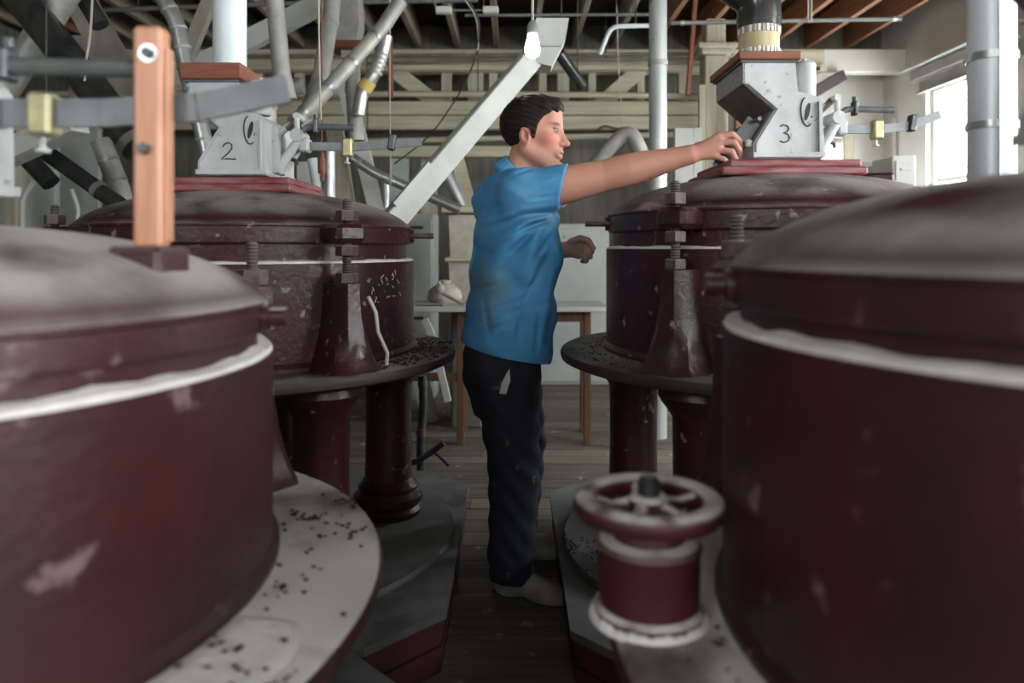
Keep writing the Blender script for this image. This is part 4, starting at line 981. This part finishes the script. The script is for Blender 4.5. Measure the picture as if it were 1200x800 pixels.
# right hand: palm, four curled fingers, thumb behind the flap
def hq(u, v, Y): return P(u, v, Y)
palmA = [hq(842, 160, 2.462), hq(844, 167, 2.455), hq(842, 175.5, 2.455), hq(836, 182.5, 2.462)]
for p, r in zip(palmA, (.0145, .0145, .014, .0125)):
    body.cone(WR.lerp(p, .12), p, .0175, r, .014)
body.cone(hq(822, 174, 2.475), hq(834, 171, 2.47), .019, .017, .014)
fing = [([(842, 160, 2.462), (858, 157, 2.452), (866.5, 164.5, 2.465), (869.5, 172.5, 2.485)], (.0122, .0112, .0098, .0082)),
        ([(844, 167, 2.455), (860.5, 166.5, 2.442), (866.5, 175.5, 2.452), (866.5, 183.5, 2.475)], (.0122, .0112, .0098, .0082)),
        ([(842, 175.5, 2.455), (857.5, 177.5, 2.442), (862.5, 186, 2.452), (860.5, 193, 2.475)], (.0118, .0108, .0095, .008)),
        ([(836, 182.5, 2.462), (848.5, 186.5, 2.452), (854, 192, 2.458), (852, 198.5, 2.475)], (.0105, .0095, .0085, .0072))]
for pts, rs in fing:
    pts = [hq(*p) for p in pts]; body.chain(pts, rs, .004)
body.chain([hq(818, 172, 2.495), hq(834, 168, 2.525), hq(849, 169, 2.54), hq(861, 175, 2.535)], [.017, .0155, .0125, .0095], .008)
# left arm, mostly hidden, and its loosely closed fist
body.chain([SL, SL.lerp(ELl, .5), ELl], [.06, .055, .047], .02)
body.chain([ELl, ELl.lerp(WRl, .35), WRl], [.050, .047, .032], .02)
Hl = [P(679, 281, 2.90), P(681, 287, 2.895), P(681, 293, 2.895), P(678, 299, 2.90)]
for p in Hl: body.cone(WRl, p, .022, .0155, .014)
tips = [[(679, 281), (689, 281), (693, 288), (688, 292)], [(681, 287), (691.5, 288), (694, 295), (688, 297)], [(681, 293), (690.5, 295), (692, 301), (686, 302)], [(678, 299), (686.5, 301), (687, 306), (682, 306)]]
for i, tp in enumerate(tips):
    yy = (2.90, 2.885, 2.885, 2.895); pts = [P(*tp[0], yy[0]), P(*tp[1], yy[1]), P(*tp[2], yy[2]+.01), P(*tp[3], yy[3]+.03)]
    body.chain(pts, (.0115, .011, .010, .0085), .004)
body.chain([P(669, 284, 2.90), P(680, 279, 2.875), P(690, 282, 2.865), P(696, 291, 2.87)], [.016, .0135, .0115, .009], .006)
# head
body.ell(hp(-.018, 0, .030), hr(.098, .076, .088), Rn, .02)
body.ell(hp(.030, 0, -.030), hr(.062, .060, .085), Rn, .03)
for sgn in (-1, 1):
    body.cone(hp(-.012, sgn*.050, -.055), hp(.060, sgn*.026, -.108), .027*hs, .020*hs, .025)
    body.ell(hp(.058, sgn*.042, -.022), hr(.022, .020, .018), Rn, .025)
body.ell(hp(.078, 0, -.112), hr(.026, .028, .019), Rn, .018)
body.ell(hp(.066, 0, .028), hr(.022, .052, .014), Rn, .02)
body.ell(hp(.062, 0, .062), hr(.026, .048, .036), Rn, .02)
for sgn in (-1, 1): body.ell(hp(.089, sgn*.031, .006), hr(.012, .016, .011), Rn, .012, sub=True)
for sgn in (-1, 1): body.ell(hp(.0795, sgn*.031, .0145), hr(.011, .016, .0055), Rn, .004)
body.cone(hp(.082, 0, .014), hp(.106, 0, -.030), .009*hs, .0115*hs, .012)
body.ell(hp(.109, 0, -.034), hr(.0135, .012, .011), Rn, .006)
for sgn in (-1, 1): body.ell(hp(.096, sgn*.012, -.037), hr(.011, .0085, .008), Rn, .006)
body.ell(hp(.084, 0, -.064), hr(.013, .028, .018), Rn, .015)
body.ell(hp(.092, 0, -.061), hr(.0085, .023, .0065), Rn, .006)
body.ell(hp(.088, 0, -.078), hr(.009, .020, .0075), Rn, .006)
body.ell(hp(.099, 0, -.0690), hr(.013, .018, .0032), Rn, .003, sub=True)
for sgn in (-1, 1):
    Re = np.array(Rz @ Matrix.Rotation(D(-14), 3, 'Y') @ Matrix.Rotation(sgn*D(18), 3, 'Z'))
    body.ell(hp(-.014, sgn*.078, -.020), hr(.021, .0095, .034), Re, .004)
    body.ell(hp(-.008, sgn*.088, -.016), hr(.012, .010, .021), Re, .004, sub=True)
    body.ell(hp(.004, sgn*.079, -.024), hr(.005, .006, .009), Re, .005)
V, Q = body.mesh(); V = relax(V, Q, 1, .35)
bo = sdf_obj('body', V, Q, 'skin', man)
Lc = (V-np.array(HC)) @ Rn / hs            # head-local coordinates
x_, y_, z_ = Lc.T
def blob(cx, cy, cz, rx, ry, rz): return np.clip(1.6-1.6*np.sqrt(((x_-cx)/rx)**2+((np.abs(y_)-cy)/ry)**2+((z_-cz)/rz)**2), 0, 1)
colr = np.tile(np.array([.54, .265, .19]), (len(V), 1))
def paint(w, c, a=1.): 
    global colr
    w = (w*a)[:, None]; colr = colr*(1-w)+np.array(c)*w
inh = (z_ > -.14)
paint(blob(.06, .045, -.03, .045, .035, .04), (.56, .17, .13), .6)
paint(blob(.105, .0, -.032, .02, .02, .016), (.58, .22, .17), .6)
paint(blob(-.014, .08, -.02, .03, .02, .04), (.60, .22, .17), .5)
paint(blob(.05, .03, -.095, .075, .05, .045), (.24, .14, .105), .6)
paint(blob(-.008, .086, -.016, .011, .012, .017), (.30, .10, .07), .8)  # ear hollow darkened: its inner shade is put into the skin colour
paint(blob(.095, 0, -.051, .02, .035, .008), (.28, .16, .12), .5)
paint(blob(.095, .004, -.062, .02, .022, .006), (.48, .15, .13), .8)
paint(blob(.090, .004, -.077, .02, .020, .007), (.50, .17, .15), .8)
paint(blob(.098, .0, -.069, .016, .019, .0035), (.55, .5, .46), .9)
paint(blob(.078, .034, .0270, .03, .028, .0075), (.030, .018, .013), 1.0)
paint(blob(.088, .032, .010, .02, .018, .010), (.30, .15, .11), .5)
far = (V[:, 0] > P(800, 0, 2.48).x)
w = np.clip((V[:, 0]-WR.x)/.12, 0, 1)*(V[:, 1] < 2.6); paint(w, (.54, .29, .22), .6)
lf = np.clip((V[:, 1]-2.84)/.03, 0, 1)*np.clip((V[:, 0]-.19)/.02, 0, 1)*(V[:, 2] < 1.4); paint(lf, (.40, .27, .22), .8)  # left fist tinted darker and browner, its shade painted into the skin
at = bo.data.attributes.new('tint', 'FLOAT_COLOR', 'POINT')
at.data.foreach_set('color', np.concatenate([colr, np.ones((len(V), 1))], 1).astype(np.float32).ravel())
for sgn in (-1, 1):
    e = MB().sphere(hp(.0755, sgn*.031, .0055), .0108*hs, 16, 10).build('eye', 'eye', man, True)
    MB().sphere(hp(.0755, sgn*.031, .0055)+Rz @ Vector((.0046, 0, -.001)), (.0080, .0074, .0070), 12, 8).build('iris', 'iris', e, True)

# hair
hair = SDF(np.array(HC)-np.array([.17, .16, .16]), np.array(HC)+np.array([.17, .16, .18]), .0032)
def hairline(x, y, z):          # local, in metres; negative inside the hair
    zl = np.interp(x, [-.20, -.075, -.045, -.036, -.024, .002, .012, .020, .028, .045, .060, .075, .13], [-.102, -.105, -.098, -.05, .008, .012, -.030, -.022, .022, .052, .062, .085, .092])
    return zl-z
e0 = np.array([-.020, 0, .034])
hair.ell(hp(*e0), hr(.110, .087, .098), Rn, 0, ext=lambda x, y, z: hairline(x/hs+e0[0], y/hs, z/hs+e0[2])*hs)
hair.cone(hp(.010, -.045, .102), hp(.060, -.036, .094), .026, .021, .015)
hair.cone(hp(.010, .015, .118), hp(.064, .010, .103), .022, .022, .015)
hair.cone(hp(.045, -.056, .080), hp(.074, -.030, .082), .014, .017, .012)
hair.cone(hp(-.03, -.06, .09), hp(.04, -.052, .088), .02, .018, .015)
hair.cone(hp(.074, -.025, .086), hp(.072, .03, .090), .017, .016, .012)
x, y, z = hair.full()
hair.d += (.0022*np.sin((x*.6+z*1.2)*260+np.sin(y*60)*2)+.0018*np.sin((y+z*.5)*310+x*90)).astype(np.float32)*.6
V, Q = hair.mesh(); sdf_obj('hair', relax(V, Q, 1, .4), Q, 'hair', man)

# shirt
sh = SDF((-.33, 2.36, .78), (.30, 3.14, 1.62), .0048)
yw = D(28)
rows = [(.80, -.028, 2.70, .152, .206, yw), (.90, -.024, 2.705, .154, .204, yw), (1.0, -.008, 2.712, .154, .198, yw), (1.1, .002, 2.718, .150, .195, yw), (1.2, .010, 2.722, .146, .200, yw),
        (1.3, .016, 2.725, .138, .205, yw), (1.38, .018, 2.73, .126, .20, yw), (1.45, .015, 2.73, .105, .17, yw), (1.50, .012, 2.725, .085, .12, yw)]
sh.stack(rows, .03)
sh.cone((.0, 2.72, 1.475), SH+Vector((-.012, .01, .012)), .075, .080, .05)
sh.cone((-.02, 2.75, 1.475), SL+Vector((0, 0, -.01)), .070, .068, .05)
dA = (EL-SH).normalized(); ce_ = SH+dA*.145
sh.cone(SH+Vector((-.005, 0, -.004)), SH+dA*.22, .081, .074, .035, cut=(tuple(ce_), tuple(dA+Vector((.0, 0, -.42)))))
dL = (ELl-SL).normalized()
sh.cone(SL, SL+dL*.26, .068, .068, .03, cut=(tuple(SL+dL*.20), tuple(dL)))
# collar stand and fold round the neck
nb, ntp = Vector((.004, 2.722, 1.495)), hp(-.028, 0, -.085)
ax = (ntp-nb).normalized(); ex = Vector((1, 0, 0)); ex = (ex-ax*ex.dot(ax)).normalized(); ey = ax.cross(ex)
for lift, R0, rr in ((.012, .079, .014), (.030, .074, .011), (.045, .069, .0095)):
    cc = nb+ax*lift; n = 22
    ring = [cc+(ex*math.cos(2*PI*i/n)*R0*1.02+ey*math.sin(2*PI*i/n)*R0)-ax*(.016*math.cos(2*PI*i/n)) for i in range(n)]
    for i in range(n): sh.cone(ring[i], ring[(i+1) % n], rr, rr, .008)
# hem cut, slanting lower towards the front; open neck
x, y, z = sh.full()
# folds: diagonals pulled from the armpit, and soft drape lower down
def sm(a, b, t): q = np.clip((t-a)/(b-a), 0, 1); return q*q*(3-2*q)
ax_, az_ = .10, 1.40
th = np.arctan2(az_-z, ax_-x); rr = np.sqrt((x-ax_)**2+(z-az_)**2)
fold = np.sin(th*11+2.0*np.sin(rr*9))*sm(.05, .14, rr)*(1-sm(.25, .50, rr))*.0085*(y < 2.74)*sm(1.42, 1.36, z)
drape = np.sin((x+.35*y)*42+np.sin(z*9)*1.6)*sm(1.20, 1.02, z)*sm(.84, .98, z)*.0045 + np.sin((z*1.5+x*.9)*34+np.sin(x*25))*.0026*sm(1.34, 1.15, z)
slv = np.sin((x*.5+z*1.2)*75+np.sin(x*30))*.0016*sm(1.36, 1.42, z)
cr = .65*x-.75*z+.25*y
crease = (np.abs(np.sin(cr*30+1.2*np.sin((x*.75+z*.65)*13)+.7*np.sin(z*21)))**.6-.6)*-.0085*sm(.93, 1.02, z)*sm(1.40, 1.30, z)*(.45+.55*np.sin((x*.75+z*.65)*17+y*9)**2)
line = np.zeros(np.broadcast(x, z).shape, np.float32)
for u0, v0, u1, v1, A_, w_ in ((654, 248, 604, 253, .009, .011), (650, 256, 610, 268, .006, .008), (648, 254, 582, 284, .007, .009), (637, 262, 588, 306, .007, .009), (654, 268, 624, 306, .005, .008),
        (569, 256, 606, 245, .005, .008), (598, 206, 622, 198, .004, .006), (622, 224, 654, 212, .004, .006), (618, 234, 650, 230, .004, .006), (556, 342, 604, 328, .005, .009), (556, 372, 622, 346, .006, .009),
        (548, 396, 612, 372, .005, .009), (642, 300, 610, 362, .006, .010), (655, 318, 642, 402, .005, .010), (606, 404, 614, 352, .005, .010), (575, 400, 566, 350, .004, .010), (628, 410, 632, 366, .004, .009)):
    ax0, az0, ax1, az1 = (u0-600)*.00298, 1.25-(v0-290)*.00298, (u1-600)*.00298, 1.25-(v1-290)*.00298
    dx_, dz_ = ax1-ax0, az1-az0; tt = np.clip(((x-ax0)*dx_+(z-az0)*dz_)/(dx_*dx_+dz_*dz_), 0, 1)
    dd = np.sqrt((x-ax0-tt*dx_)**2+(z-az0-tt*dz_)**2); side = np.sign((x-ax0)*dz_-(z-az0)*dx_)
    line = line+A_*(np.exp(-(dd/w_)**2)-.55*np.exp(-((dd-w_*1.9)/w_)**2)).astype(np.float32)*np.sin(PI*np.clip(tt, .06, .94))**.7
sh.d += (np.where(y < 2.72, line, 0)+fold+drape+slv+crease).astype(np.float32)
hem = .857-.194*x-.01*(y-2.7)
sh.d = np.maximum(sh.d, (hem-z).astype(np.float32))
nc = (dA+Vector((0, 0, -.42))).normalized()
slc = (x-ce_.x)*nc.x+(y-ce_.y)*nc.y+(z-ce_.z)*nc.z
sh.d = np.where((z > 1.34) & (x > .09) & (y < 2.69), np.maximum(sh.d, slc), sh.d).astype(np.float32)
V, Q = sh.mesh(); so = sdf_obj('shirt', relax(V, Q, 2, .4), Q, 'shirt', man)

# trousers
tr = SDF((-.30, 2.40, .02), (.28, 3.08, .98), .0058)
tr.stack([(.62, -.03, 2.71, .10, .15, D(20)), (.74, -.040, 2.71, .135, .170, D(20)), (.84, -.038, 2.705, .138, .168, D(24)), (.95, -.026, 2.705, .125, .155, D(28))], .03)
tr.chain([(-.030, 2.645, .84), (-.008, 2.61, .66), (.008, 2.585, .48), (.004, 2.575, .30), (-.004, 2.565, .135)], [.108, .108, .094, .086, .083], .03)
tr.chain([(-.020, 2.80, .84), (.020, 2.83, .66), (.048, 2.85, .50), (.040, 2.88, .30), (.020, 2.90, .12)], [.118, .100, .084, .078, .074], .03)
x, y, z = tr.full()
tr.d += (np.sin((z*1.3+x*1.1+y*.6)*48+np.sin(x*30)*1.5)*.0032*sm(.95, .7, z) + np.sin((z-x*.8)*75)*.0042*sm(.26, .12, z)+np.sin((z+.8*x)*60+np.sin(y*20))*.003*sm(.5, .44, np.abs(z-.5)+.4)).astype(np.float32)
hemz = .075+.0*x
tr.d = np.maximum(tr.d, (hemz-z).astype(np.float32))
V, Q = tr.mesh(); sdf_obj('trousers', relax(V, Q, 2, .4), Q, 'trousers', man)
rg = MB(); a, b, c_ = P(597, 432, 2.512), P(593, 462, 2.507), P(585, 461, 2.507)
rg.add([a, P(598, 446, 2.50), b, c_, P(588, 448, 2.50), a+Vector((0, .03, 0)), b+Vector((0, .03, 0)), c_+Vector((0, .03, 0))], [(0, 1, 2, 3, 4)[::-1], (0, 1, 6, 5), (1, 2, 6), (2, 3, 7, 6), (3, 4, 7), (4, 0, 5, 7)])
rg.build('pocket_rag', 'rag', man, True)

# shoes
def shoe(heel, ang, L=.285):
    s_ = SDF((heel[0]-.16, heel[1]-.30, -.01), (heel[0]+.34, heel[1]+.25, .17), .005)
    f = Vector((math.cos(ang), math.sin(ang), 0)); sd = Vector((-f.y, f.x, 0)); h = Vector((heel[0], heel[1], 0))
    def q(a, b, z): return h+f*a+sd*b+Vector((0, 0, z))
    R = np.array(Matrix.Rotation(ang, 3, 'Z'))
    s_.ell(q(.055, 0, .055), (.062, .040, .058), R, .01)
    s_.ell(q(.20, .003, .042), (.085, .048, .038), R, .03)
    s_.cone(q(.06, 0, .09), q(.17, 0, .062), .042, .034, .03)
    s_.cone(q(.045, 0, .11), q(.05, 0, .13), .042, .042, .02)
    x, y, z = s_.full(); s_.d = np.maximum(s_.d, (.018-z).astype(np.float32))
    V, Q = s_.mesh(); o = sdf_obj('shoe', relax(V, Q, 1, .4), Q, 'shoe', man)
    sl = MB(); pr = [(-.008, .0), (.0, .028), (.05, .040), (.12, .038), (.20, .050), (.25, .044), (.285, .018), (.288, 0)]
    ou = [q(a, b, 0) for a, b in pr]+[q(a, -b, 0) for a, b in pr[::-1][1:-1]]
    n = len(ou); V = [(p.x, p.y, .002) for p in ou]+[(p.x, p.y, .022) for p in ou]
    sl.add(V, [list(range(n)), list(range(n, 2*n))[::-1]]+[(i, i+n, (i+1) % n+n, (i+1) % n) for i in range(n)]); sl.build('sole', 'sole', o)
    for k in range(4):
        a = .105+.025*k; zz = .118-.013*k
        MB().tube([q(a, -.026, zz-.012), q(a+.004, 0, zz+.001), q(a, .026, zz-.012)], .003, 6).build('lace', 'sole', o)
shoe((-.060, 2.61), D(-24)); shoe((-.075, 2.93), D(-12))
